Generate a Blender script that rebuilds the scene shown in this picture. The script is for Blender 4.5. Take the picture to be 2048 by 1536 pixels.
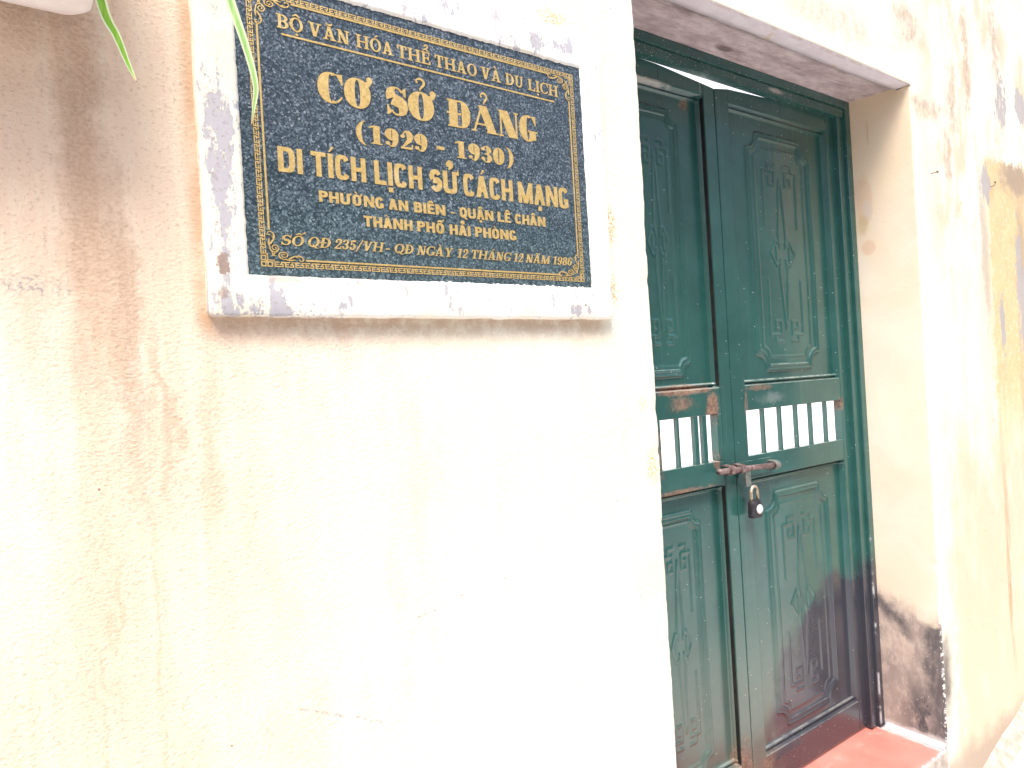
import bpy, bmesh, math, random, unicodedata
import numpy as np
from mathutils import Vector, Matrix, noise as mnoise
from mathutils.geometry import delaunay_2d_cdt

for _o in list(bpy.data.objects):
    bpy.data.objects.remove(_o)
SC = bpy.context.scene
COL = SC.collection
R = math.radians
rng = random.Random(7)

# ------------------------------------------------------------------ camera
cam_d = bpy.data.cameras.new('camera')
cam = bpy.data.objects.new('camera', cam_d)
COL.objects.link(cam)
cam_d.sensor_width = 36.0
cam_d.lens = 1339.3 / 2048 * 36.0
cam_d.clip_start = 0.02
cam_d.clip_end = 200
YAW, PIT, ROL = 0.6022, -0.0014, -0.059
_f = Vector((math.sin(YAW) * math.cos(PIT), math.cos(YAW) * math.cos(PIT), math.sin(PIT)))
_r = Vector((math.cos(YAW), -math.sin(YAW), 0))
_u = _r.cross(_f)
_r2 = math.cos(ROL) * _r + math.sin(ROL) * _u
_u2 = -math.sin(ROL) * _r + math.cos(ROL) * _u
cam.matrix_world = Matrix(((_r2.x, _u2.x, -_f.x, 0.0), (_r2.y, _u2.y, -_f.y, -1.0609),
                           (_r2.z, _u2.z, -_f.z, 1.3122), (0, 0, 0, 1)))
SC.camera = cam

# ------------------------------------------------------------------ sky, sun, exposure
SUN_EL, SUN_AZ = 62.0, -38.0        # azimuth: degrees from the wall's outward normal (-Y) towards +X
world = bpy.data.worlds.new('World')
SC.world = world
world.use_nodes = True
_nt = world.node_tree
_nt.nodes.clear()
_sky = _nt.nodes.new('ShaderNodeTexSky')
_sky.sky_type = 'NISHITA'
_sky.sun_disc = False
_sky.sun_elevation = R(SUN_EL)
_sky.sun_rotation = R(180 - SUN_AZ)
_sky.air_density = 1.0
_sky.dust_density = 3.0
_bg = _nt.nodes.new('ShaderNodeBackground')
_bg.inputs['Strength'].default_value = 0.13
_wo = _nt.nodes.new('ShaderNodeOutputWorld')
_nt.links.new(_sky.outputs[0], _bg.inputs[0])
_nt.links.new(_bg.outputs[0], _wo.inputs[0])
sun_d = bpy.data.lights.new('sun', 'SUN')
sun_d.energy = 1.5
sun_d.angle = R(22)
sun_d.color = (1.0, 0.95, 0.87)
sun = bpy.data.objects.new('sun', sun_d)
COL.objects.link(sun)
_sd = Vector((math.sin(R(SUN_AZ)) * math.cos(R(SUN_EL)), -math.cos(R(SUN_AZ)) * math.cos(R(SUN_EL)), math.sin(R(SUN_EL))))
sun.rotation_euler = _sd.to_track_quat('Z', 'Y').to_euler()
SC.view_settings.view_transform = 'Standard'
SC.view_settings.look = 'None'
SC.view_settings.gamma = 1.0
SC.view_settings.exposure = 1.68

# ------------------------------------------------------------------ node helper
class NB:
    def __init__(s, name):
        s.m = bpy.data.materials.new(name)
        s.m.use_nodes = True
        s.t = s.m.node_tree
        s.t.nodes.clear()
        s.out = s.t.nodes.new('ShaderNodeOutputMaterial')
        s.b = s.t.nodes.new('ShaderNodeBsdfPrincipled')
        s.t.links.new(s.b.outputs[0], s.out.inputs[0])
        g = s.t.nodes.new('ShaderNodeNewGeometry')
        s.P = g.outputs['Position']
        sx = s.t.nodes.new('ShaderNodeSeparateXYZ')
        s.t.links.new(s.P, sx.inputs[0])
        s.x, s.y, s.z = sx.outputs
        s.N = g.outputs['Normal']

    def put(s, sock, v):
        if hasattr(v, 'node'):
            s.t.links.new(v, sock)
        elif isinstance(v, (tuple, list)):
            if len(sock.default_value) == 4 and len(v) == 3:
                v = (*v, 1.0)
            sock.default_value = v
        else:
            sock.default_value = v

    def ma(s, op, a, b=0.0, c=None, clamp=False):
        n = s.t.nodes.new('ShaderNodeMath')
        n.operation = op
        n.use_clamp = clamp
        s.put(n.inputs[0], a)
        s.put(n.inputs[1], b)
        if c is not None:
            s.put(n.inputs[2], c)
        return n.outputs[0]

    def mul(s, *a):
        r = a[0]
        for q in a[1:]:
            r = s.ma('MULTIPLY', r, q)
        return r

    def add(s, a, b):
        return s.ma('ADD', a, b)

    def mx(s, *a):
        r = a[0]
        for q in a[1:]:
            r = s.ma('MAXIMUM', r, q)
        return r

    def inv(s, a):
        return s.ma('SUBTRACT', 1.0, a)

    def sm(s, v, a, b, lo=0.0, hi=1.0):          # smoothstep map from [a,b] to [lo,hi]
        n = s.t.nodes.new('ShaderNodeMapRange')
        n.interpolation_type = 'SMOOTHSTEP'
        if a > b:
            a, b, lo, hi = b, a, hi, lo
        s.put(n.inputs[0], v)
        for i, q in zip((1, 2, 3, 4), (a, b, lo, hi)):
            s.put(n.inputs[i], q)
        return n.outputs[0]

    def vec(s, sx=1, sy=1, sz=1, ox=0, oy=0, oz=0):
        n = s.t.nodes.new('ShaderNodeMapping')
        s.put(n.inputs[0], s.P)
        n.inputs['Scale'].default_value = (sx, sy, sz)
        n.inputs['Location'].default_value = (ox, oy, oz)
        return n.outputs[0]

    def noise(s, scale, detail=4, rough=0.55, v=None, dist=0.0):
        n = s.t.nodes.new('ShaderNodeTexNoise')
        s.put(n.inputs['Vector'], s.P if v is None else v)
        n.inputs['Scale'].default_value = scale
        n.inputs['Detail'].default_value = detail
        n.inputs['Roughness'].default_value = rough
        n.inputs['Distortion'].default_value = dist
        return n.outputs[0]

    def vor(s, scale, v=None, feature='F1', out=0, rand=1.0):
        n = s.t.nodes.new('ShaderNodeTexVoronoi')
        n.feature = feature
        s.put(n.inputs['Vector'], s.P if v is None else v)
        n.inputs['Scale'].default_value = scale
        n.inputs['Randomness'].default_value = rand
        return n.outputs[out]

    def mix(s, f, a, b, mode='MIX'):
        n = s.t.nodes.new('ShaderNodeMix')
        n.data_type = 'RGBA'
        n.blend_type = mode
        s.put(n.inputs[0], f)
        s.put(n.inputs[6], a)
        s.put(n.inputs[7], b)
        return n.outputs[2]

    def blob(s, u, v, cu, cv, ru, rv, soft=0.5, warp=None, wa=0.0):
        """soft-edged ellipse in two coordinates, its rim bent by a noise value"""
        a = s.ma('DIVIDE', s.ma('SUBTRACT', u, cu), ru)
        b = s.ma('DIVIDE', s.ma('SUBTRACT', v, cv), rv)
        d = s.ma('SQRT', s.add(s.mul(a, a), s.mul(b, b)))
        if warp is not None:
            d = s.add(d, s.mul(s.ma('SUBTRACT', warp, 0.5), wa))
        return s.sm(d, 1.0, 1.0 - soft)

    def bump(s, h, strength=0.5, dist=0.002, normal=None):
        n = s.t.nodes.new('ShaderNodeBump')
        n.inputs['Strength'].default_value = strength
        n.inputs['Distance'].default_value = dist
        s.put(n.inputs['Height'], h)
        if normal is not None:
            s.put(n.inputs['Normal'], normal)
        return n.outputs[0]

    def fin(s, color, rough=0.8, metal=0.0, normal=None, spec=0.5, coat=0.0):
        s.put(s.b.inputs['Base Color'], color)
        s.put(s.b.inputs['Roughness'], rough)
        s.put(s.b.inputs['Metallic'], metal)
        s.put(s.b.inputs['Specular IOR Level'], spec)
        if coat:
            s.b.inputs['Coat Weight'].default_value = coat
            s.b.inputs['Coat Roughness'].default_value = 0.08
        if normal is not None:
            s.put(s.b.inputs['Normal'], normal)
        return s.m


# ------------------------------------------------------------------ object helper
def tag(o, label=None, cat=None, group=None, kind=None):
    if label: o['label'] = label
    if cat: o['category'] = cat
    if group: o['group'] = group
    if kind: o['kind'] = kind
    return o

def empty(name, loc=(0, 0, 0)):
    o = bpy.data.objects.new(name, None)
    o.empty_display_size = 0.1
    o.location = loc
    COL.objects.link(o)
    return o

def world_origin(o):
    v = Vector((0, 0, 0))
    while o is not None:
        v = v + Vector(o.location)
        o = o.parent
    return v

def obj(name, bm, mats, parent=None, smooth=False, bevel=0.0, origin=None, seg=2):
    """one mesh object from a bmesh given in world coordinates"""
    me = bpy.data.meshes.new(name)
    bmesh.ops.recalc_face_normals(bm, faces=bm.faces[:]) if smooth != 'keep' else None
    base = Vector(origin) if origin is not None else Vector((0, 0, 0))
    if parent is not None and origin is None:
        base = world_origin(parent)
    for v in bm.verts:
        v.co -= base
    bm.to_mesh(me)
    bm.free()
    o = bpy.data.objects.new(name, me)
    COL.objects.link(o)
    for m in (mats if isinstance(mats, (list, tuple)) else [mats]):
        me.materials.append(m)
    if smooth:
        for p in me.polygons:
            p.use_smooth = True
    if parent is not None:
        o.parent = parent
        o.location = base - world_origin(parent)
    else:
        o.location = base
    if bevel:
        md = o.modifiers.new('bevel', 'BEVEL')
        md.width = bevel
        md.segments = seg
        md.limit_method = 'ANGLE'
        md.harden_normals = False
    return o

def hexa(bm, c, mi=0):
    """8 corners: bottom four (ccw), top four"""
    v = [bm.verts.new(p) for p in c]
    for q in ((3, 2, 1, 0), (4, 5, 6, 7), (0, 1, 5, 4), (1, 2, 6, 5), (2, 3, 7, 6), (3, 0, 4, 7)):
        bm.faces.new([v[i] for i in q]).material_index = mi

def box(bm, x0, x1, y0, y1, z0, z1, mi=0):
    hexa(bm, [(x0, y0, z0), (x1, y0, z0), (x1, y1, z0), (x0, y1, z0),
              (x0, y0, z1), (x1, y0, z1), (x1, y1, z1), (x0, y1, z1)], mi)

def tube(bm, pts, rad, n=12, caps=True, mi=0):
    pts = [Vector(p) for p in pts]
    if not isinstance(rad, (list, tuple)):
        rad = [rad] * len(pts)
    rings = []
    prev = None
    for i, p in enumerate(pts):
        d = (pts[min(i + 1, len(pts) - 1)] - pts[max(i - 1, 0)]).normalized()
        if prev is None:
            a = d.orthogonal().normalized()
        else:
            a = (prev - d * prev.dot(d)).normalized()
        prev = a
        b = d.cross(a)
        rings.append([bm.verts.new(p + (a * math.cos(t) + b * math.sin(t)) * rad[i])
                      for t in [2 * math.pi * k / n for k in range(n)]])
    for i in range(len(rings) - 1):
        for k in range(n):
            bm.faces.new((rings[i][k], rings[i][(k + 1) % n], rings[i + 1][(k + 1) % n], rings[i + 1][k])).material_index = mi
    if caps:
        bm.faces.new(rings[0][::-1]).material_index = mi
        bm.faces.new(rings[-1]).material_index = mi

def nz(x, y, z=0.0):
    return mnoise.noise(Vector((x, y, z)))

def lin(a, b, n):
    return [a + (b - a) * i / n for i in range(n + 1)]

# ------------------------------------------------------------------ materials
def m_wall():
    s = NB('cream_limewash')
    big = s.noise(2.2, 5, 0.6)
    mid = s.noise(9, 6, 0.65)
    fine = s.noise(60, 5, 0.7)
    streak = s.noise(1, 5, 0.6, s.vec(16, 16, 1.6))
    streak2 = s.noise(1, 4, 0.55, s.vec(45, 45, 2.6, 3, 0, 1))
    col = s.mix(s.sm(big, 0.35, 0.7), (0.83, 0.79, 0.665), (0.82, 0.755, 0.60))
    col = s.mix(s.mul(s.sm(streak, 0.52, 0.72), 0.35), col, (0.74, 0.63, 0.46))
    grain = s.noise(170, 3, 0.6, s.vec(1, 1, 1.25))
    # ---- tea-coloured run-off on the left, below the planter
    wx = s.add(s.x, s.mul(s.ma('SUBTRACT', mid, 0.5), 0.10))
    wx = s.add(wx, s.mul(s.ma('SUBTRACT', streak, 0.5), 0.12))
    left = s.mul(s.sm(wx, 0.50, 0.02), s.sm(s.z, 0.75, 1.50, 0.70, 0.92))
    left = s.mul(left, s.sm(streak2, 0.25, 0.62, 0.55, 1.0))
    pale = s.blob(wx, s.z, -0.06, 1.28, 0.10, 0.42, 0.8, mid, 0.8)
    left = s.mul(left, s.inv(s.mul(pale, 0.75)))
    col = s.mix(left, col, (0.76, 0.555, 0.405))
    mot = s.mul(s.sm(s.noise(1, 6, 0.66, s.vec(9, 9, 3.2, 7, 0, 3)), 0.46, 0.66), s.sm(s.x, 0.95, 0.3), s.sm(s.z, 0.5, 0.8), s.sm(grain, 0.3, 0.6, 0.4, 1.0))
    col = s.mix(s.mul(mot, 0.6), col, (0.73, 0.54, 0.41))
    cx = s.add(wx, s.mul(s.ma('SUBTRACT', s.z, 1.5), 0.02))
    core = s.blob(cx, s.z, 0.058, 1.68, 0.055, 0.50, 0.95, fine, 0.9)
    core2 = s.blob(cx, s.z, 0.085, 1.45, 0.035, 0.42, 0.9, fine, 0.9)
    core3 = s.blob(cx, s.z, 0.13, 1.30, 0.018, 0.20, 0.9, fine, 0.9)
    core4 = s.blob(cx, s.z, 0.0, 1.82, 0.09, 0.06, 0.9, fine, 0.8)
    cor = s.mx(s.mul(core, 0.78), s.mul(core2, 0.68), s.mul(core3, 0.5), s.mul(core4, 0.55))
    cor = s.mul(cor, s.sm(grain, 0.30, 0.62, 0.65, 1.0))
    col = s.mix(cor, col, (0.46, 0.295, 0.195))
    gry = s.blob(cx, s.z, -0.01, 1.475, 0.05, 0.02, 0.9, fine, 1.6)
    col = s.mix(s.mul(gry, s.sm(grain, 0.45, 0.62)), col, (0.44, 0.37, 0.37))
    # drip edges lower down
    dl = s.mx(s.blob(wx, s.z, 0.052, 1.02, 0.006, 0.20, 0.9), s.blob(wx, s.z, 0.035, 0.86, 0.005, 0.2, 0.9),
              s.blob(wx, s.z, 0.095, 1.0, 0.008, 0.25, 0.9), s.blob(wx, s.z, 0.10, 0.75, 0.007, 0.2, 0.9))
    col = s.mix(s.mul(dl, 0.45), col, (0.62, 0.42, 0.29))
    rlow = s.blob(wx, s.z, 0.19, 1.25, 0.03, 0.22, 0.95, mid, 1.0)
    col = s.mix(s.mul(rlow, 0.5), col, (0.60, 0.42, 0.29))
    # ---- dirt collected round the plaque surround
    zz = s.add(s.z, s.mul(s.ma('SUBTRACT', mid, 0.5), 0.022))
    und = s.mul(s.sm(zz, 1.375, 1.428), s.sm(s.z, 1.445, 1.435), s.sm(s.x, 0.17, 0.2), s.sm(s.x, 0.992, 0.955))
    und = s.mul(und, s.sm(s.noise(30, 5, 0.7), 0.34, 0.58, 0.35, 1.0))
    col = s.mix(s.mul(und, 0.6), col, (0.48, 0.28, 0.175))
    sid = s.mul(s.sm(s.x, 0.168, 0.190), s.sm(s.x, 0.203, 0.196), s.sm(s.z, 1.40, 1.44), s.sm(mid, 0.3, 0.6))
    col = s.mix(s.mul(sid, 0.6), col, (0.50, 0.27, 0.14))
    # ---- ochre bruises right of the plaque and by the opening
    och = s.mx(s.blob(s.x, s.z, 1.012, 1.64, 0.020, 0.055, 0.6, fine, 1.3), s.blob(s.x, s.z, 1.012, 1.50, 0.012, 0.05, 0.7, fine, 1.4),
               s.blob(s.x, s.z, 1.095, 1.105, 0.025, 0.055, 0.6, fine, 1.4), s.blob(s.x, s.z, 0.885, 2.055, 0.055, 0.022, 0.7, fine, 2.2),
               s.mul(s.blob(s.x, s.z, 1.075, 1.25, 0.02, 0.025, 0.7, fine, 1.5), 0.6))
    och = s.mul(och, s.sm(grain, 0.42, 0.6))
    col = s.mix(s.mul(och, 0.85), col, (0.60, 0.40, 0.155))
    pink = s.mul(s.blob(s.x, s.z, 1.08, 0.86, 0.09, 0.1, 0.9, mid, 0.8), 0.35)
    col = s.mix(pink, col, (0.72, 0.52, 0.42))
    # ---- right of the opening: older coats, peeled and dirty
    rt = s.sm(s.add(s.x, s.mul(s.ma('SUBTRACT', mid, 0.5), 0.3)), 2.44, 2.60)
    peel_n = s.noise(1, 7, 0.68, s.vec(6, 6, 2.4, 5, 0, 2))
    fleck = s.noise(1, 6, 0.72, s.vec(34, 34, 20, 5, 0, 2))
    hi = s.sm(s.z, 1.55, 2.0, 0.0, 1.0)
    lo = s.sm(s.z, 1.30, 0.55)
    veil = s.mul(rt, s.sm(s.add(peel_n, s.mul(lo, 0.10)), 0.46, 0.60), s.sm(s.add(hi, lo), 0.1, 0.6, 0.4, 1.0))
    col = s.mix(s.mul(veil, 0.85), col, (0.68, 0.52, 0.37))
    low = s.mul(rt, lo, s.sm(streak, 0.30, 0.62, 0.55, 1.0))
    col = s.mix(s.mul(low, 0.85), col, (0.70, 0.53, 0.39))
    w2 = s.noise(14, 7, 0.72)
    pkn = s.mul(s.blob(s.x, s.z, 2.53, 1.93, 0.11, 0.24, 0.7, mid, 0.8), 0.55)
    col = s.mix(pkn, col, (0.74, 0.60, 0.50))
    dirt = s.mx(s.blob(s.x, s.z, 2.52, 2.17, 0.19, 0.06, 0.9, w2, 2.4), s.blob(s.x, s.z, 2.72, 2.24, 0.07, 0.22, 0.9, w2, 2.6),
                s.blob(s.x, s.z, 2.86, 2.42, 0.05, 0.35, 0.9, w2, 2.6), s.blob(s.x, s.z, 3.13, 2.52, 0.08, 0.30, 0.9, w2, 2.6),
                s.blob(s.x, s.z, 2.42, 2.43, 0.15, 0.12, 0.9, w2, 2.4), s.blob(s.x, s.z, 2.66, 2.02, 0.05, 0.14, 0.9, w2, 2.6))
    dirt = s.mx(dirt, s.mul(s.blob(s.x, s.z, 1.95, 2.33, 0.55, 0.08, 0.9, w2, 2.4), 0.6))
    dirt = s.mul(dirt, s.sm(fleck, 0.36, 0.62, 0.35, 1.0), s.sm(s.x, 1.2, 1.5))
    col = s.mix(s.mul(dirt, 0.85), col, (0.44, 0.325, 0.24))
    ox = s.add(s.x, s.mul(s.ma('SUBTRACT', w2, 0.5), 0.22))
    oz = s.add(s.z, s.mul(s.ma('SUBTRACT', w2, 0.5), 0.20))
    ochre = s.mul(s.sm(ox, 2.93, 3.01), s.sm(s.add(ox, s.mul(mid, 0.5)), 4.02, 3.90), s.sm(oz, 2.09, 2.05), s.sm(s.add(oz, s.mul(streak, 0.5)), 1.05, 1.50))
    oc = s.mix(s.sm(mid, 0.35, 0.68), (0.70, 0.53, 0.29), (0.64, 0.46, 0.25))
    oc = s.mix(s.mul(s.sm(fleck, 0.50, 0.66), 0.5), oc, (0.74, 0.60, 0.40))
    col = s.mix(s.mul(ochre, s.sm(s.noise(40, 6, 0.75), 0.30, 0.52, 0.55, 1.0)), col, oc)
    brn = s.mx(s.mul(s.blob(s.x, s.z, 3.28, 2.02, 0.22, 0.10, 0.6, w2, 1.4), ochre), s.mul(s.blob(s.x, s.z, 2.93, 1.72, 0.055, 0.48, 0.8, w2, 1.8), 0.7),
               s.mul(s.blob(s.x, s.z, 3.30, 1.72, 0.07, 0.35, 0.8, w2, 1.8), 0.8))
    col = s.mix(s.mul(brn, 0.85), col, (0.36, 0.275, 0.205))
    gsel = s.noise(1, 7, 0.74, s.vec(26, 26, 9, 1, 0, 7))
    gpat = s.mx(s.blob(s.x, s.z, 2.98, 1.96, 0.09, 0.13, 0.9, w2, 1.0), s.blob(s.x, s.z, 3.27, 1.52, 0.09, 0.5, 0.9, w2, 1.0),
                s.blob(s.x, s.z, 3.36, 2.33, 0.07, 0.10, 0.5, w2, 1.0), s.blob(s.x, s.z, 3.06, 1.42, 0.04, 0.28, 0.9, w2, 1.0),
                s.mul(s.blob(s.x, s.z, 3.16, 2.30, 0.14, 0.22, 0.9, w2, 1.0), 0.7))
    gpat = s.mul(s.sm(s.add(s.mul(gpat, 0.34), s.add(gsel, s.mul(s.ma('SUBTRACT', fleck, 0.5), 0.35))), 0.65, 0.73), s.sm(s.x, 2.6, 2.8))
    col = s.mix(s.mul(gpat, 0.9), col, (0.41, 0.38, 0.375))
    chipl = s.mul(s.sm(fleck, 0.60, 0.66), rt, s.sm(peel_n, 0.40, 0.55), 0.7)
    col = s.mix(chipl, col, (0.50, 0.40, 0.32))
    sr = s.noise(1, 5, 0.65, s.vec(22, 22, 3, 9, 0, 0))
    rus = s.mx(s.blob(s.x, s.z, 2.99, 0.60, 0.035, 0.75, 0.9, streak, 2.4), s.mul(s.blob(s.x, s.z, 3.25, 0.95, 0.08, 0.4, 0.9, streak, 2.0), 0.8))
    rus = s.mul(rus, s.sm(sr, 0.38, 0.58), 0.85)
    col = s.mix(rus, col, (0.45, 0.27, 0.15))
    # soot that came round the corner of the opening
    soot = s.mul(s.blob(s.x, s.z, 2.425, 0.25, 0.075, 0.24, 0.95, mid, 1.2), s.sm(s.x, 2.3, 2.4))
    col = s.mix(s.mul(soot, 0.9), col, (0.10, 0.085, 0.08))
    # splash dirt at the foot of the wall
    ft = s.sm(s.add(s.z, s.mul(s.ma('SUBTRACT', mid, 0.5), 0.16)), 0.02, -0.09)
    col = s.mix(s.mul(ft, 0.8), col, (0.36, 0.29, 0.235))
    # cracks, scratches and fly specks
    ck = s.ma('ABSOLUTE', s.ma('SUBTRACT', s.z, s.add(0.792, s.add(s.mul(s.ma('SUBTRACT', s.x, 0.36), -0.46), s.mul(s.ma('SUBTRACT', mid, 0.5), 0.05)))))
    ck = s.mul(s.sm(ck, 0.0032, 0.0008), s.sm(s.x, 0.28, 0.31), s.sm(s.x, 0.45, 0.41), s.sm(fine, 0.42, 0.55))
    ck2 = s.ma('ABSOLUTE', s.ma('SUBTRACT', s.z, s.add(0.93, s.add(s.mul(s.ma('SUBTRACT', s.x, 0.6), 0.12), s.mul(s.ma('SUBTRACT', mid, 0.5), 0.06)))))
    ck2 = s.mul(s.sm(ck2, 0.002, 0.0006), s.sm(s.x, 0.42, 0.46), s.sm(s.x, 0.78, 0.7), s.sm(fine, 0.50, 0.58))
    col = s.mix(s.mul(s.mx(ck, ck2), 0.75), col, (0.36, 0.27, 0.29))
    sp = s.vor(24)
    sp = s.mul(s.sm(sp, 0.055, 0.03), s.sm(s.noise(7, 2), 0.55, 0.6))
    col = s.mix(s.mul(sp, 0.8), col, (0.25, 0.17, 0.11))
    col = s.mix(s.mul(s.sm(grain, 0.54, 0.70), s.add(0.22, s.mul(left, 0.35))), col, (0.46, 0.32, 0.22))
    h = s.add(s.mul(grain, 0.9), s.mul(fine, 0.7))
    h = s.add(h, s.mul(s.mx(gpat, ochre), -0.7))
    n = s.bump(h, 0.55, 0.0035)
    return s.fin(col, 0.88, 0, n, 0.25)

def m_reveal():
    s = NB('yellow_limewash_reveal')
    mid = s.noise(9, 6, 0.65)
    fine = s.noise(70, 5, 0.7)
    big = s.noise(4, 4, 0.6, None, 0.6)
    col = s.mix(s.sm(big, 0.3, 0.7), (0.81, 0.67, 0.51), (0.82, 0.73, 0.60))
    pk = s.mx(s.blob(s.y, s.z, 0.175, 1.90, 0.035, 0.10, 0.3, mid, 1.6), s.blob(s.y, s.z, 0.17, 1.72, 0.035, 0.035, 0.4, mid, 1.4))
    col = s.mix(s.mul(pk, 0.7), col, (0.74, 0.50, 0.36))
    lil = s.blob(s.y, s.z, 0.165, 1.855, 0.02, 0.045, 0.5, mid, 1.6)
    col = s.mix(s.mul(lil, 0.7), col, (0.68, 0.60, 0.56))
    yl = s.blob(s.y, s.z, 0.185, 1.80, 0.025, 0.05, 0.7, mid, 1.2)
    col = s.mix(s.mul(yl, 0.6), col, (0.56, 0.42, 0.20))
    rn = s.mul(s.blob(s.y, s.z, 0.15, 2.12, 0.006, 0.07, 0.8), 0.6)
    col = s.mix(rn, col, (0.46, 0.30, 0.17))
    up = s.mul(s.sm(s.z, 1.5, 2.2), 0.55)
    col = s.mix(up, col, (0.79, 0.58, 0.36))
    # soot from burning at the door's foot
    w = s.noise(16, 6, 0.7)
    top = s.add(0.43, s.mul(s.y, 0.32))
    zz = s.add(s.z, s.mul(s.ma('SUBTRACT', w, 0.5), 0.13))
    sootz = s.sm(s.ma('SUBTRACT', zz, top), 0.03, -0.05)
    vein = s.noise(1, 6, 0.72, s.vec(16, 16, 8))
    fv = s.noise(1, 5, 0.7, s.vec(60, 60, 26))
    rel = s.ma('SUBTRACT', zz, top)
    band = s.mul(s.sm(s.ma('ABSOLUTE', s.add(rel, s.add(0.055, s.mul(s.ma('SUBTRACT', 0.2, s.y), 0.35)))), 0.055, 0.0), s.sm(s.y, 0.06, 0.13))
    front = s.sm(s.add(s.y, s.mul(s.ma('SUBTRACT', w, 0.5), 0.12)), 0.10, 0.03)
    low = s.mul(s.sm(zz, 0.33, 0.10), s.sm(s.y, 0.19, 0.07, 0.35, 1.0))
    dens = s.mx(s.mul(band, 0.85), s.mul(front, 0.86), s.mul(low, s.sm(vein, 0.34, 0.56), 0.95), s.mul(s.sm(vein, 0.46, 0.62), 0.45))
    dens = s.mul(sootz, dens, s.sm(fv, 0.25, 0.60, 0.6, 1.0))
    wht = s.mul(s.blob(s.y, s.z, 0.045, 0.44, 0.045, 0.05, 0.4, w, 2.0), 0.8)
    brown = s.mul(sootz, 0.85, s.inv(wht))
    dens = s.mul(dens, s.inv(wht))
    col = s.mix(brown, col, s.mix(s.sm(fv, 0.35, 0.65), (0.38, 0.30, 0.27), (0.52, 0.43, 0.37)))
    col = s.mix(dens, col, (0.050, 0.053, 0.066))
    lsp = s.mul(s.sm(s.vor(55), 0.11, 0.06), sootz)
    col = s.mix(s.mul(lsp, 0.8), col, (0.66, 0.62, 0.58))
    ch = s.mul(s.sm(s.y, 0.0095, 0.0075), s.sm(fine, 0.50, 0.56), s.sm(s.z, 0.7, 0.4))
    col = s.mix(ch, col, (0.75, 0.73, 0.70))
    ft = s.sm(s.add(s.z, s.mul(s.ma('SUBTRACT', w, 0.5), 0.05)), 0.035, 0.02)
    col = s.mix(s.mul(ft, 0.8), col, (0.60, 0.57, 0.55))
    n = s.bump(s.add(s.mul(s.noise(120, 4, 0.65), 0.5), s.mul(w, 0.6)), 0.4, 0.003)
    return s.fin(col, 0.75, 0, n, 0.3)

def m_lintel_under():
    s = NB('mauve_grey_soffit')  # mauve-grey underside, darker than the wall's front
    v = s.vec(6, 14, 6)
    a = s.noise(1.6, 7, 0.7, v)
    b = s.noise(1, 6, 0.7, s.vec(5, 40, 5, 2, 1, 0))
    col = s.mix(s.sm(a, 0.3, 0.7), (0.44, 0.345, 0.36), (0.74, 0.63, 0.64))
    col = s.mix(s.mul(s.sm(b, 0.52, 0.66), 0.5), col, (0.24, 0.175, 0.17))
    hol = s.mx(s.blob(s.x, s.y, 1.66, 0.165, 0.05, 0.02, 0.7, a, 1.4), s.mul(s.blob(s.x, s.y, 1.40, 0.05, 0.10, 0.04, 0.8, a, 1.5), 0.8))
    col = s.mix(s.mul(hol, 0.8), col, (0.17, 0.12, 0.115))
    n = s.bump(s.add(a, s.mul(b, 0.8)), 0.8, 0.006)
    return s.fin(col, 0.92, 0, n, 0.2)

def m_lintel_strip():
    s = NB('pale_skim_coat')
    a = s.noise(20, 6, 0.65)
    col = s.mix(s.sm(a, 0.35, 0.7), (0.70, 0.63, 0.68), (0.78, 0.72, 0.76))
    och = s.sm(s.noise(7, 5, 0.7), 0.60, 0.66)
    col = s.mix(s.mul(och, 0.6), col, (0.66, 0.50, 0.36))
    e = s.mul(s.sm(s.y, 0.012, 0.004), s.sm(a, 0.4, 0.6), 0.6)
    col = s.mix(e, col, (0.52, 0.40, 0.34))
    return s.fin(col, 0.85, 0, s.bump(a, 0.4, 0.003), 0.25)

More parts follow.
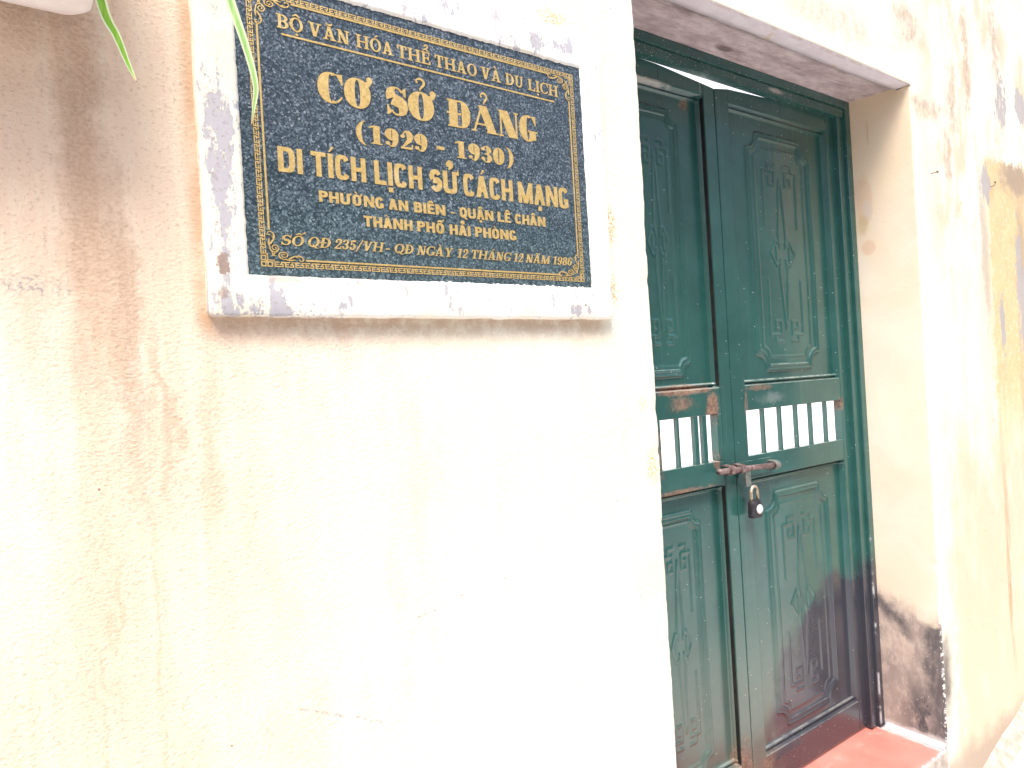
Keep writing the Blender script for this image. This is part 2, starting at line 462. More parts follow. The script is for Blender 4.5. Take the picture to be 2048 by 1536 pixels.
def m_surround():
    s = NB('worn_white_paint')
    a = s.noise(14, 7, 0.7)
    b = s.noise(55, 5, 0.7)
    c = s.noise(1, 6, 0.68, s.vec(34, 34, 13, 0, 0, 3))
    col = s.mix(s.sm(s.add(a, s.mul(s.sm(s.x, 0.34, 0.22), 0.16)), 0.4, 0.7), (0.83, 0.81, 0.765), (0.80, 0.75, 0.62))
    lf = s.mx(s.blob(s.x, s.z, 0.222, 1.66, 0.030, 0.24, 0.8), s.mul(s.sm(s.z, 1.50, 1.44), s.sm(s.x, 0.5, 0.25), 0.8), 0.22)
    lf = s.mx(lf, s.mul(s.blob(s.x, s.z, 0.85, 1.985, 0.1, 0.03, 0.8), 0.75), s.mul(s.blob(s.x, s.z, 0.955, 1.60, 0.02, 0.3, 0.9), 0.35),
              s.mul(s.blob(s.x, s.z, 0.90, 1.452, 0.05, 0.02, 0.8), 0.7))
    c2 = s.noise(1, 6, 0.7, s.vec(75, 75, 34, 5, 0, 1))
    worn = s.sm(s.add(s.mul(s.add(c, c2), 0.5), s.mul(lf, 0.155)), 0.588, 0.622)
    col = s.mix(s.mul(worn, 0.9), col, (0.43, 0.415, 0.455))
    spk = s.mul(s.sm(s.noise(190, 4, 0.7), 0.54, 0.62), s.sm(lf, 0.1, 0.6), 0.75)
    col = s.mix(spk, col, (0.36, 0.31, 0.31))
    fs = s.mul(s.sm(s.vor(105, s.vec(1, 1, 1, 2, 0, 3)), 0.13, 0.07), s.sm(s.noise(11, 3), 0.46, 0.58), 0.8)
    col = s.mix(fs, col, (0.36, 0.32, 0.33))
    br = s.mx(s.blob(s.x, s.z, 0.2165, 1.513, 0.0095, 0.018, 0.25, b, 2.6), s.mul(s.blob(s.x, s.z, 0.214, 1.468, 0.014, 0.009, 0.5, b, 3.0), 0.7))
    col = s.mix(br, col, (0.34, 0.255, 0.215))
    lp = s.mul(s.sm(s.z, 1.482, 1.496), s.sm(s.z, 1.504, 1.499), s.sm(s.x, 0.62, 0.3), s.sm(s.x, 0.250, 0.262), s.sm(a, 0.42, 0.56))
    col = s.mix(s.mul(lp, 0.8), col, (0.46, 0.34, 0.30))
    chip = s.mul(s.blob(s.x, s.z, 0.912, 1.463, 0.004, 0.003, 0.4), 0.9)
    col = s.mix(chip, col, (0.25, 0.2, 0.2))
    ed = s.mul(s.sm(s.y, -0.012, -0.005), s.sm(b, 0.35, 0.6), 0.5)
    col = s.mix(ed, col, (0.62, 0.45, 0.30))
    n = s.bump(s.add(s.mul(worn, -0.6), s.mul(b, 0.7)), 0.45, 0.002)
    return s.fin(col, 0.8, 0, n, 0.3)

def m_granite():
    s = NB('polished_blue_granite')
    v = s.vec(1, 1, 1)
    n = s.t.nodes.new('ShaderNodeTexVoronoi')
    s.put(n.inputs['Vector'], s.P)
    n.inputs['Scale'].default_value = 370
    cell = n.outputs['Color']
    sp = s.t.nodes.new('ShaderNodeSeparateColor')
    s.put(sp.inputs[0], cell)
    big = s.noise(26, 4, 0.6)
    warp = s.noise(240, 3, 0.7)
    f = s.add(s.mul(sp.outputs[0], 0.78), s.mul(s.ma('SUBTRACT', warp, 0.5), 0.9))
    f = s.add(f, s.mul(s.ma('SUBTRACT', big, 0.5), 0.30))
    col = s.mix(s.sm(f, 0.15, 0.45), (0.020, 0.033, 0.045), (0.053, 0.076, 0.098))
    col = s.mix(s.sm(f, 0.48, 0.66), col, (0.112, 0.143, 0.175))
    col = s.mix(s.sm(f, 0.72, 0.88), col, (0.255, 0.29, 0.34))
    fl = s.vor(130)
    col = s.mix(s.mul(s.sm(fl, 0.34, 0.20), s.sm(sp.outputs[1], 0.5, 0.65)), col, (0.25, 0.275, 0.31))
    gr = s.mul(s.sm(s.z, 1.78, 1.52), 0.6)
    col = s.mix(gr, col, s.mix(1.0, col, (0.85, 1.12, 1.0), 'MULTIPLY'))
    dust = s.mul(s.sm(s.z, 1.62, 1.50), 0.10)
    col = s.mix(dust, col, (0.16, 0.19, 0.19))
    return s.fin(col, s.sm(big, 0.3, 0.7, 0.29, 0.36), 0, None, 0.5)

def m_gold():
    s = NB('gilt_lettering')
    a = s.noise(160, 4, 0.6, None, 1.2)
    b = s.noise(30, 3, 0.6)
    col = s.mix(s.sm(a, 0.35, 0.65), (0.54, 0.36, 0.12), (0.69, 0.50, 0.20))
    col = s.mix(s.mul(s.sm(b, 0.6, 0.75), 0.5), col, (0.70, 0.58, 0.36))
    return s.fin(col, 0.42, 0.35, s.bump(a, 0.5, 0.002), 0.5)

def m_green(name='green_gloss_paint', dusty=0.0):
    s = NB(name)
    a = s.noise(5, 5, 0.6)
    st = s.noise(1, 5, 0.65, s.vec(38, 38, 1.3))
    w = s.noise(22, 6, 0.72)
    fine = s.noise(90, 5, 0.7)
    col = s.mix(s.sm(a, 0.3, 0.7), (0.018, 0.076, 0.068), (0.027, 0.103, 0.090))
    col = s.mix(s.mul(s.sm(st, 0.55, 0.75), 0.22), col, (0.10, 0.18, 0.15))
    # grey lower zone: reflected ground painted into the door colour
    dz = s.mul(s.sm(s.z, 0.62, 0.28), s.sm(w, 0.1, 0.6, 0.5, 1.0), 0.55)
    col = s.mix(dz, col, (0.125, 0.135, 0.115))
    # rust where water stands: meeting edge of the left leaf, ledges, feet
    rust = s.blob(s.x, s.z, 1.50, 1.262, 0.17, 0.020, 0.5, w, 1.2)
    rust = s.mx(rust, s.blob(s.x, s.z, 1.605, 1.20, 0.035, 0.09, 0.7, w, 1.6), s.mul(s.blob(s.x, s.z, 1.48, 1.225, 0.08, 0.03, 0.8, w, 2.0), 0.8))
    rust = s.mx(rust, s.blob(s.x, s.z, 1.612, 1.05, 0.022, 0.05, 0.8, w, 1.8), s.mul(s.blob(s.x, s.z, 1.45, 0.975, 0.2, 0.014, 0.8, w, 1.6), 0.9))
    rust = s.mx(rust, s.mul(s.blob(s.x, s.z, 1.83, 1.252, 0.09, 0.014, 0.8, w, 1.6), 0.75), s.mul(s.blob(s.x, s.z, 2.30, 1.175, 0.025, 0.035, 0.8, w, 1.8), 0.8))
    rust = s.mx(rust, s.mul(s.blob(s.x, s.z, 1.84, 0.098, 0.16, 0.035, 0.8, w, 1.7), 0.9), s.mul(s.blob(s.x, s.z, 1.66, 0.10, 0.06, 0.12, 0.8, w, 1.5), 0.9))
    rust = s.mx(rust, s.mul(s.blob(s.x, s.z, 1.765, 1.20, 0.012, 0.07, 0.8, w, 1.5), 0.6), s.mul(s.blob(s.x, s.z, 1.59, 2.11, 0.03, 0.03, 0.8, w, 1.8), 0.8))
    rust = s.mx(rust, s.mul(s.blob(s.x, s.z, 1.36, 1.10, 0.05, 0.09, 0.8, w, 2.2), 0.6), s.mul(s.blob(s.x, s.z, 2.40, 0.12, 0.03, 0.05, 0.8, w, 1.7), 0.9))
    rc = s.mix(s.sm(fine, 0.35, 0.65), (0.10, 0.045, 0.033), (0.30, 0.175, 0.11))
    rc = s.mix(s.mul(s.sm(w, 0.55, 0.7), 0.5), rc, (0.42, 0.33, 0.26))
    col = s.mix(s.mul(rust, 0.92), col, rc)
    # grey bloom at the lower panel's foot and below the upper rail
    bl = s.mul(s.blob(s.x, s.z, 1.93, 0.13, 0.16, 0.05, 0.9, w, 1.3), 0.55)
    bl = s.mx(bl, s.mul(s.blob(s.x, s.z, 1.90, 1.215, 0.09, 0.025, 0.8, w, 2.0), 0.4), s.mul(s.blob(s.x, s.z, 2.25, 0.13, 0.06, 0.04, 0.9, w, 1.4), 0.6))
    col = s.mix(bl, col, (0.27, 0.30, 0.28))
    # dark patches low on the hinge side: soot with a painted-in reflection
    soot_refl = s.mul(s.blob(s.x, s.z, 2.40, 0.05, 0.64, 0.58, 0.17, s.noise(7, 7, 0.62), 0.50), s.sm(s.x, 1.75, 1.80))
    soot_refl = s.mx(soot_refl, s.blob(s.x, s.z, 1.36, 0.17, 0.09, 0.24, 0.9, w, 0.5))  # left leaf: dark reflection painted into the colour
    col = s.mix(s.mul(soot_refl, 0.93), col, (0.034, 0.034, 0.050))
    # lime spatter
    d1 = s.sm(s.vor(48), 0.075, 0.045)
    d1 = s.mul(d1, s.sm(s.noise(6, 3), 0.42, 0.55))
    d2 = s.sm(s.vor(95, s.vec(1, 1, 1, 4, 2, 8)), 0.085, 0.05)
    dn = s.mx(s.blob(s.x, s.z, 1.66, 0.75, 0.05, 0.6, 0.9), s.mul(s.sm(s.z, 2.185, 2.20), 1.6), s.mul(s.blob(s.x, s.z, 1.46, 2.14, 0.14, 0.02, 0.8), 1.5), s.mul(s.sm(s.z, 0.25, 0.05), 0.6))
    d2 = s.mul(d2, dn, s.sm(w, 0.42, 0.55))
    spat = s.mx(d1, d2)
    col = s.mix(s.mul(spat, 0.85), col, (0.62, 0.66, 0.62))
    fs = s.mul(s.sm(s.vor(120, s.vec(1, 1, 1, 7, 1, 2)), 0.20, 0.10), s.sm(w, 0.40, 0.55), s.sm(s.z, 2.180, 2.192), s.sm(s.z, 2.232, 2.222))
    fs = s.mx(fs, s.mul(s.blob(s.x, s.z, 1.98, 2.207, 0.05, 0.010, 0.7, w, 1.8), 0.8), s.mul(s.blob(s.x, s.z, 1.40, 2.137, 0.12, 0.007, 0.7, w, 1.8), 0.8))
    col = s.mix(s.mul(fs, 0.8), col, (0.50, 0.46, 0.42))
    # thin runs of lime wash
    run = s.sm(s.noise(1, 3, 0.5, s.vec(70, 70, 1.1, 2, 0, 5)), 0.70, 0.74)
    run = s.mul(run, s.sm(s.z, 1.85, 2.15), 0.25)
    col = s.mix(run, col, (0.35, 0.42, 0.40))
    # paint rubbed through on the frame's edge
    ed = s.mul(s.blob(s.x, s.y, 2.389, 0.2065, 0.006, 0.012, 0.5), s.sm(s.noise(1, 4, 0.6, s.vec(5, 5, 9)), 0.52, 0.60), s.sm(s.z, 0.95, 0.6))
    col = s.mix(s.mul(ed, 0.8), col, (0.52, 0.54, 0.55))
    up = s.t.nodes.new('ShaderNodeSeparateXYZ')
    s.put(up.inputs[0], s.N)
    led = s.mul(s.sm(up.outputs[2], 0.5, 0.9), s.sm(w, 0.35, 0.6, 0.15, 0.8), s.sm(s.z, 1.0, 1.15, 0.45, 1.0))
    col = s.mix(led, col, (0.50, 0.50, 0.45))
    ro = s.mx(s.sm(w, 0.3, 0.75, 0.19, 0.265), s.mul(rust, 0.85), s.mul(spat, 0.7), s.mul(led, 0.8))
    h = s.add(s.mul(s.noise(14, 3, 0.5), 0.8), s.add(s.mul(fine, s.add(0.02, s.mul(rust, 0.8))), s.mul(spat, 0.25)))
    n = s.bump(h, 0.35, 0.0022)
    return s.fin(col, ro, 0, n, 0.75)

def m_simple(name, c1, c2, scale=20, rough=0.6, metal=0.0, bump=0.3, bd=0.002, spec=0.4):
    s = NB(name)
    a = s.noise(scale, 5, 0.65)
    col = s.mix(s.sm(a, 0.35, 0.68), c1, c2)
    return s.fin(col, s.sm(a, 0.3, 0.7, max(0.05, rough - 0.08), min(1, rough + 0.08)), metal, s.bump(a, bump, bd), spec)

def m_red():
    s = NB('red_floor_paint')
    a = s.noise(18, 6, 0.7)
    b = s.noise(5, 4, 0.6)
    col = s.mix(s.sm(b, 0.3, 0.7), (0.55, 0.165, 0.135), (0.62, 0.215, 0.175))
    e = s.add(s.y, s.mul(s.ma('SUBTRACT', a, 0.5), 0.03))
    worn = s.sm(e, 0.014, 0.004)
    rim = s.sm(s.add(s.x, s.mul(s.ma('SUBTRACT', a, 0.5), 0.035)), 2.372, 2.392)
    dz = s.sm(s.z, -0.004, -0.012)
    dst = s.mul(s.sm(a, 0.5, 0.7), s.sm(s.y, 0.12, 0.2), 0.35)
    col = s.mix(dst, col, (0.55, 0.40, 0.35))
    col = s.mix(s.mx(worn, s.mul(rim, 0.85)), col, (0.48, 0.46, 0.47))
    col = s.mix(dz, col, s.mix(s.sm(a, 0.4, 0.65), (0.27, 0.225, 0.19), (0.45, 0.39, 0.34)))
    return s.fin(col, s.sm(a, 0.3, 0.7, 0.35, 0.55), 0, s.bump(a, 0.4, 0.003), 0.4)

def m_leaf(pale=False):
    s = NB('lit_variegated_leaf' if pale else 'variegated_leaf')
    uv = s.t.nodes.new('ShaderNodeUVMap').outputs[0]
    sx = s.t.nodes.new('ShaderNodeSeparateXYZ')
    s.put(sx.inputs[0], uv)
    u = s.ma('ABSOLUTE', s.ma('SUBTRACT', sx.outputs[0], 0.5))
    v = sx.outputs[1]
    lines = s.noise(1, 3, 0.5, s.vec(200, 200, 8))
    col = s.mix(s.sm(lines, 0.35, 0.65), *(((0.32, 0.60, 0.16), (0.46, 0.72, 0.26)) if pale else ((0.19, 0.42, 0.04), (0.28, 0.55, 0.08))))  # pale set is lightened, strong light put into the leaf colour
    col = s.mix(s.sm(u, *((0.12, 0.36) if pale else (0.28, 0.36))), col, (0.74, 0.82, 0.55))
    col = s.mix(s.sm(v, 0.88, 0.97), col, (0.60, 0.50, 0.26))
    col = s.mix(s.sm(v, 0.975, 0.99), col, (0.16, 0.08, 0.04))
    m = s.fin(col, 0.4, 0, None, 0.4)
    s.b.inputs['Subsurface Weight'].default_value = 0.0
    tr = s.t.nodes.new('ShaderNodeBsdfTranslucent')
    s.put(tr.inputs[0], col)
    ms = s.t.nodes.new('ShaderNodeMixShader')
    ms.inputs[0].default_value = 0.35
    s.t.links.new(s.b.outputs[0], ms.inputs[1])
    s.t.links.new(tr.outputs[0], ms.inputs[2])
    s.t.links.new(ms.outputs[0], s.out.inputs[0])
    return m

def m_planter():
    s = NB('white_planter_plastic')
    a = s.noise(24, 6, 0.7)
    col = s.mix(s.sm(a, 0.35, 0.7), (0.74, 0.66, 0.64), (0.80, 0.75, 0.73))
    dr = s.sm(s.noise(60, 4, 0.7, s.vec(1, 1, 2)), 0.66, 0.72)
    col = s.mix(s.mul(dr, 0.7), col, (0.30, 0.24, 0.24))
    return s.fin(col, 0.55, 0, s.bump(a, 0.2, 0.002), 0.4)

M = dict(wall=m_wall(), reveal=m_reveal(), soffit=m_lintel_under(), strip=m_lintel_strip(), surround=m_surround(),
         granite=m_granite(), gold=m_gold(), green=m_green(), red=m_red(), leaf=m_leaf(), leaf_lit=m_leaf(True), planter=m_planter())
M['rod'] = m_simple('rusty_bolt_steel', (0.12, 0.065, 0.06), (0.31, 0.235, 0.225), 70, 0.5, 0.35, 0.6)
M['oldsteel'] = m_simple('dull_green_steel', (0.10, 0.14, 0.12), (0.27, 0.235, 0.21), 60, 0.5, 0.2, 0.6)
M['darksteel'] = m_simple('shade_dark_rusty_steel', (0.010, 0.014, 0.014), (0.035, 0.028, 0.026), 18, 0.6, 0.1, 0.4)  # rust tones darkened to carry the recess shade
M['lockbody'] = m_simple('black_lock_casting', (0.022, 0.020, 0.024), (0.055, 0.05, 0.06), 90, 0.5, 0.1, 0.4)
M['brass'] = m_simple('worn_shackle_metal', (0.30, 0.20, 0.13), (0.80, 0.68, 0.55), 130, 0.4, 0.5, 0.3)
M['white'] = m_simple('white_lock_cover', (0.70, 0.69, 0.70), (0.78, 0.77, 0.78), 60, 0.5, 0, 0.1)
M['nail'] = m_simple('rusty_nail_iron', (0.14, 0.09, 0.07), (0.28, 0.19, 0.15), 200, 0.7, 0.3, 0.5)
M['soil'] = m_simple('damp_soil', (0.035, 0.022, 0.015), (0.09, 0.06, 0.04), 60, 0.95, 0, 1.0, 0.01)
M['concrete'] = m_simple('pale_concrete_paving', (0.62, 0.60, 0.57), (0.74, 0.72, 0.69), 6, 0.85, 0, 0.4, 0.004)
M['court'] = m_simple('pale_courtyard_render', (0.74, 0.73, 0.70), (0.82, 0.81, 0.79), 4, 0.85, 0, 0.3, 0.004)
M['tile'] = m_simple('courtyard_paving', (0.62, 0.60, 0.57), (0.74, 0.72, 0.69), 5, 0.8, 0, 0.3, 0.003)
M['opp'] = m_simple('weathered_grey_render', (0.26, 0.255, 0.24), (0.40, 0.39, 0.36), 3, 0.9, 0, 0.4, 0.006)
M['opp_low'] = m_simple('dark_stone_plinth', (0.10, 0.09, 0.085), (0.17, 0.155, 0.14), 8, 0.9, 0, 0.5, 0.008)
M['wood'] = m_simple('brown_shutter_paint', (0.09, 0.055, 0.035), (0.15, 0.09, 0.055), 12, 0.6, 0, 0.3)
M['bracket'] = m_simple('painted_bracket_iron', (0.10, 0.10, 0.10), (0.2, 0.17, 0.15), 60, 0.6, 0.4, 0.4)

# ------------------------------------------------------------------ the wall with its door opening
XL, XR, ZT, YD, YB = 1.1227, 2.4154, 2.2300, 0.207, 0.300
ZB = -0.45

def rough_off(p, n, edge):
    x, y, z = p
    a = nz(x * 2.3, y * 2.3, z * 2.3) * 0.0035 + nz(x * 11, y * 11 + 4, z * 11) * 0.0012
    if edge:
        a += edge * (nz(x * 30, y * 9 + 9, z * 30) * 0.0011 + nz(x * 75, y * 9 + 9, z * 75) * 0.0008 + min(0.0, nz(x * 22 + 3, 7, z * 22) + 0.3) * 0.006)
    return a

def grid_sheet(bm, rows, mi):
    """rows: list of rows of (pos, normal, edgeweight); joined into quads"""
    vs = []
    for row in rows:
        r = []
        for p, n, e in row:
            a = rough_off(p, n, e)
            r.append(bm.verts.new((p[0] + n[0] * a, p[1] + n[1] * a, p[2] + n[2] * a)))
        vs.append(r)
    for i in range(len(vs) - 1):
        for k in range(len(vs[0]) - 1):
            f = bm.faces.new((vs[i][k], vs[i][k + 1], vs[i + 1][k + 1], vs[i + 1][k]))
            f.material_index = mi(k) if callable(mi) else mi
            f.smooth = True

bm = bmesh.new()
RA = 0.007
def arc_profile(xe, s):
    """front face point -> rounded arris -> reveal; s=+1 material on the left of xe"""
    out = []
    for t in (0, 22, 45, 68, 90):
        c, sn = math.cos(R(t)), math.sin(R(t))
        # centre of the rounding
        cx, cy = xe - s * RA, RA
        out.append(((cx + s * RA * sn, cy - RA * c), (s * sn, -c), 1.0))
    return out
zs = lin(ZB, ZT, 420)
lx = [-2.2, -1.2, -0.6, -0.2] + lin(-0.1, XL - 0.02, 60)
ry = lin(RA + 0.006, YB, 12)
rows = []
for z in zs:
    row = [((x, 0, z), (0, -1, 0), 0) for x in lx]
    row += [((a[0], a[1], z), (n[0], n[1], 0), e) for a, n, e in arc_profile(XL, 1)]
    row += [((XL, y, z), (1, 0, 0), 0) for y in ry]
    rows.append(row)
nl = len(lx) + 4
grid_sheet(bm, rows, lambda k: 0 if k < nl else 1)
rx = lin(XR + 0.02, 3.7, 55) + [4.0, 4.6, 5.4]
rows = []
for z in zs:
    row = [((XR, y, z), (-1, 0, 0), 0) for y in reversed(ry)]
    row += [((a[0], a[1], z), (n[0], n[1], 0), e) for a, n, e in reversed(arc_profile(XR, -1))]
    row += [((x, 0, z), (0, -1, 0), 0) for x in rx]
    rows.append(row)
nr = len(ry) + 2
grid_sheet(bm, rows, lambda k: 1 if k < nr else 0)
# band above the opening, outside columns then the lintel with its soffit
zt = lin(ZT, 3.3, 60)
for xs in (lx + [XL - RA, XL], [XR, XR + RA] + rx):
    rows = [[((x, 0, z), (0, -1, 0), 0) for x in xs] for z in zt]
    grid_sheet(bm, rows, 0)
xs = lin(XL, XR, 110)
def cols_at(x):
    col = [((x, 0, z), (0, -1, 0), 0) for z in reversed(lin(ZT + RA + 0.004, 3.3, 58))]
    for t in (0, 30, 60, 90):
        c, sn = math.cos(R(t)), math.sin(R(t))
        col.append(((x, RA - RA * c, ZT + RA - RA * sn), (0, -c, -sn), 0.8))
    j = nz(x * 9, 3) * 0.006 + nz(x * 40, 5) * 0.002
    for y in (0.02, 0.035, 0.052 + j):
        col.append(((x, y, ZT), (0, 0, -1), 0.3))
    for y, z in ((0.053 + j, ZT + 0.007), (0.08, ZT + 0.009), (0.12, ZT + 0.012), (0.16, ZT + 0.016), (0.207, ZT + 0.0195), (YB, ZT + 0.020)):
        col.append(((x, y, z), (0, 0, -1), 0.5))
    return col
rows = [cols_at(x) for x in xs]
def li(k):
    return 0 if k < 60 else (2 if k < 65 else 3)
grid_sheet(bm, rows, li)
for xa, xb in ((XL - RA - 0.002, XL + 0.002), (XR - 0.002, XR + RA + 0.002)):
    v = [bm.verts.new(p) for p in ((xa, 0.0, ZT + 0.001), (xb, 0.0, ZT + 0.001), (xb, 0.03, ZT + 0.001), (xa, 0.03, ZT + 0.001))]
    bm.faces.new(v)
for xe in (XL, XR):
    v = [bm.verts.new(p) for p in ((xe, 0.045, ZT - 0.012), (xe, YB, ZT - 0.012), (xe, YB, ZT + 0.03), (xe, 0.045, ZT + 0.03))]
    bm.faces.new(v).material_index = 1
# back, ends and top
for x0, x1, z0, z1 in ((-2.2, XL, ZB, 3.3), (XL, XR, ZT + 0.02, 3.3), (XR, 5.4, ZB, 3.3)):
    v = [bm.verts.new(p) for p in ((x0, YB, z0), (x0, YB, z1), (x1, YB, z1), (x1, YB, z0))]
    bm.faces.new(v)
for x in (-2.2, 5.4):
    v = [bm.verts.new(p) for p in ((x, 0, ZB), (x, 0, 3.3), (x, YB, 3.3), (x, YB, ZB))]
    bm.faces.new(v)
v = [bm.verts.new(p) for p in ((-2.2, 0, 3.3), (5.4, 0, 3.3), (5.4, YB, 3.3), (-2.2, YB, 3.3))]
bm.faces.new(v)
wall = obj('plaster_wall', bm, [M['wall'], M['reveal'], M['strip'], M['soffit']], smooth='keep', origin=(0, 0, 0))
for p in wall.data.polygons:
    if p.area > 0.3: p.use_smooth = False
tag(wall, 'cream plastered wall with brown stains, round the recessed green door', 'wall')

# ------------------------------------------------------------------ ground
def ground_z(x):
    t = min(1.0, max(0.0, (x - 2.35) / 0.8))
    return -0.27 + 0.165 * t * t * (3 - 2 * t)
bm = bmesh.new()
gx = [-60, -20, -6, -2] + lin(0, 4.5, 45) + [6, 12, 30, 60]
gy = [-60, -20, -7, -4] + lin(-3, 0.02, 24)
vv = [[bm.verts.new((x, y, ground_z(x) + nz(x * 3, y * 3) * 0.004)) for x in gx] for y in gy]
for i in range(len(gy) - 1):
    for k in range(len(gx) - 1):
        f = bm.faces.new((vv[i][k], vv[i][k + 1], vv[i + 1][k + 1], vv[i + 1][k])); f.smooth = True
g = obj('alley_ground', bm, M['concrete'], smooth='keep')
g['kind'] = 'structure'
bm = bmesh.new()
v = [bm.verts.new(p) for p in ((-40, YB + 0.0, -0.03), (40, YB + 0.0, -0.03), (40, 60, -0.03), (-40, 60, -0.03))]
bm.faces.new(v)
g = obj('courtyard_ground', bm, M['tile'])
g['kind'] = 'structure'

# sloping mortar skirt at the wall's foot, right of the step
bm = bmesh.new()
prev = None
for i, x in enumerate(lin(XR + 0.02, 3.6, 60)):
    gz = ground_z(x) - 0.01
    top = gz + 0.075 + nz(x * 6, 1) * 0.02
    out = 0.045 + nz(x * 5, 8) * 0.02 + nz(x * 19, 2) * 0.008
    cur = [bm.verts.new(p) for p in ((x, 0.004, top), (x, -0.012, top - 0.012), (x, -out * 0.6, gz + 0.032), (x, -out, gz))]
    if prev:
        for k in range(3):
            f = bm.faces.new((prev[k], cur[k], cur[k + 1], prev[k + 1])); f.smooth = True
    prev = cur
M['mortar'] = m_simple('grey_mortar', (0.36, 0.30, 0.25), (0.54, 0.47, 0.40), 30, 0.9, 0, 0.8, 0.008)
obj('mortar_skirt', bm, M['mortar'], wall, smooth='keep')

# ------------------------------------------------------------------ doorstep
root = empty('doorstep', (XL + 0.6, 0.1, -0.3))
tag(root, 'red painted doorstep filling the opening under the green door', 'doorstep')
bm = bmesh.new()
n = 60
tops = []
for x in lin(XL + 0.002, XR - 0.002, n):
    j = nz(x * 20, 4) * 0.003
    tops.append([bm.verts.new(p) for p in ((x, 0.003 + j, -0.45), (x, 0.003 + j * 1.6, -0.012), (x, 0.010 + j, -0.001), (x, 0.03, 0.0), (x, 0.10, 0.0), (x, 0.30, 0.0))])
for a, b in zip(tops, tops[1:]):
    for k in range(5):
        f = bm.faces.new((a[k], b[k], b[k + 1], a[k + 1])); f.smooth = True
obj('tread', bm, M['red'], root, smooth='keep')
bm = bmesh.new()
prev = None
for y in lin(0.006, 0.2, 26):
    w_ = 0.020 + nz(y * 30, 2) * 0.006
    h_ = 0.016 + nz(y * 24, 7) * 0.004
    cur = [bm.verts.new(p) for p in ((XR - w_, y, 0.001), (XR - w_ * 0.6, y, h_ * 0.6), (XR - 0.002, y, h_), (XR + 0.002, y, h_))]
    if prev:
        for k in range(3):
            f = bm.faces.new((prev[k], cur[k], cur[k + 1], prev[k + 1])); f.smooth = True
    prev = cur
M['fillet'] = m_simple('lilac_grey_mortar', (0.40, 0.39, 0.42), (0.64, 0.62, 0.63), 45, 0.85, 0, 0.6, 0.005)
obj('mortar_fillet', bm, M['fillet'], root, smooth='keep')

# ------------------------------------------------------------------ memorial plaque
GX0, GX1, GZ0, GZ1, GY = 0.2483, 0.9208, 1.4950, 1.9465, -0.030
plaque = empty('memorial_plaque', ((GX0 + GX1) / 2, 0, GZ0))
tag(plaque, 'blue grey granite memorial plaque with gilt lettering in a worn white surround', 'plaque')

def ragged(x0, x1, z0, z1, step, amp, seed):
    """closed outline of a rectangle with a torn edge"""
    pts = []
    def side(p, q, nrm):
        L = math.hypot(q[0] - p[0], q[1] - p[1])
        k = max(2, int(L / step))
        for i in range(k):
            t = i / k
            x, z = p[0] + (q[0] - p[0]) * t, p[1] + (q[1] - p[1]) * t
            a = amp(x, z, seed)
            pts.append((x + nrm[0] * a, z + nrm[1] * a))
    side((x0, z0), (x1, z0), (0, 1)); side((x1, z0), (x1, z1), (-1, 0))
    side((x1, z1), (x0, z1), (0, -1)); side((x0, z1), (x0, z0), (1, 0))
    return pts

def in_amp(x, z, s):
    k = min(1.0, max(0.0, min(max(abs(x - GX0), abs(z - GZ0)), max(abs(x - GX1), abs(z - GZ0)), max(abs(x - GX1), abs(z - GZ1)), max(abs(x - GX0), abs(z - GZ1))) / 0.010))
    return k * in_amp0(x, z, s)
def in_amp0(x, z, s):
    a = nz(x * 60, z * 60, s) * 0.0011 + nz(x * 220, z * 220, s) * 0.0008
    if z < GZ0 + 0.01 and x > 0.55: a += max(0, nz(x * 130, 3, s)) * 0.0045 + 0.001
    if z > GZ1 - 0.01: a += max(0, nz(x * 90, 6, s)) * 0.0035
    if x > GX1 - 0.01: a += max(0, nz(z * 40, 9, s) - 0.2) * 0.003
    if z < GZ0 + 0.01 and x > 0.86: a += max(0, nz(x * 260, 3, s)) * 0.012
    return a
SX0, SX1, SZ0, SZ1 = 0.1918, 0.9768, 1.4342, 2.0175
bm = bmesh.new()
inn = ragged(GX0, GX1, GZ0, GZ1, 0.0028, in_amp, 1.0)
SUR_Y = -0.0325
# outer outline with rounded corners, same number of samples as the inner one
ocx, ocz = (SX0 + SX1) / 2, (SZ0 + SZ1) / 2
def outer_at(p, ins, y):
    # same side parameter as inner point
    x = SX0 + (p[0] - GX0) / (GX1 - GX0) * (SX1 - SX0)
    z = SZ0 + (p[1] - GZ0) / (GZ1 - GZ0) * (SZ1 - SZ0)
    x = min(SX1, max(SX0, x)); z = min(SZ1, max(SZ0, z))
    rr = 0.010
    cx = min(max(x, SX0 + rr), SX1 - rr); cz = min(max(z, SZ0 + rr), SZ1 - rr)
    dx, dz = x - cx, z - cz
    if dx and dz:
        l = math.hypot(dx, dz); dx, dz = dx / l * rr, dz / l * rr
    nx_, nz_ = (1 if dx > 0 else -1 if dx < 0 else 0), (1 if dz > 0 else -1 if dz < 0 else 0)
    j = nz(x * 25, z * 25, 2) * 0.0018
    X, Z_ = cx + dx + nx_ * j, cz + dz + nz_ * j
    X -= nx_ * ins; Z_ -= nz_ * ins
    return (X, y + nz(x * 12, z * 12, 5) * 0.0008, Z_)
def proj_edge(p):
    # push inner point exactly to its side of the granite rectangle for side mapping
    ds = [abs(p[0] - GX0), abs(p[0] - GX1), abs(p[1] - GZ0), abs(p[1] - GZ1)]
    k = ds.index(min(ds))
    return ((GX0, p[1]), (GX1, p[1]), (p[0], GZ0), (p[0], GZ1))[k]
loops = []
pe = [proj_edge(p) for p in inn]
loops.append([(p[0], GY + 0.004, p[1]) for p in inn])
loops.append([(p[0], SUR_Y + 0.0006, p[1]) for p in inn])
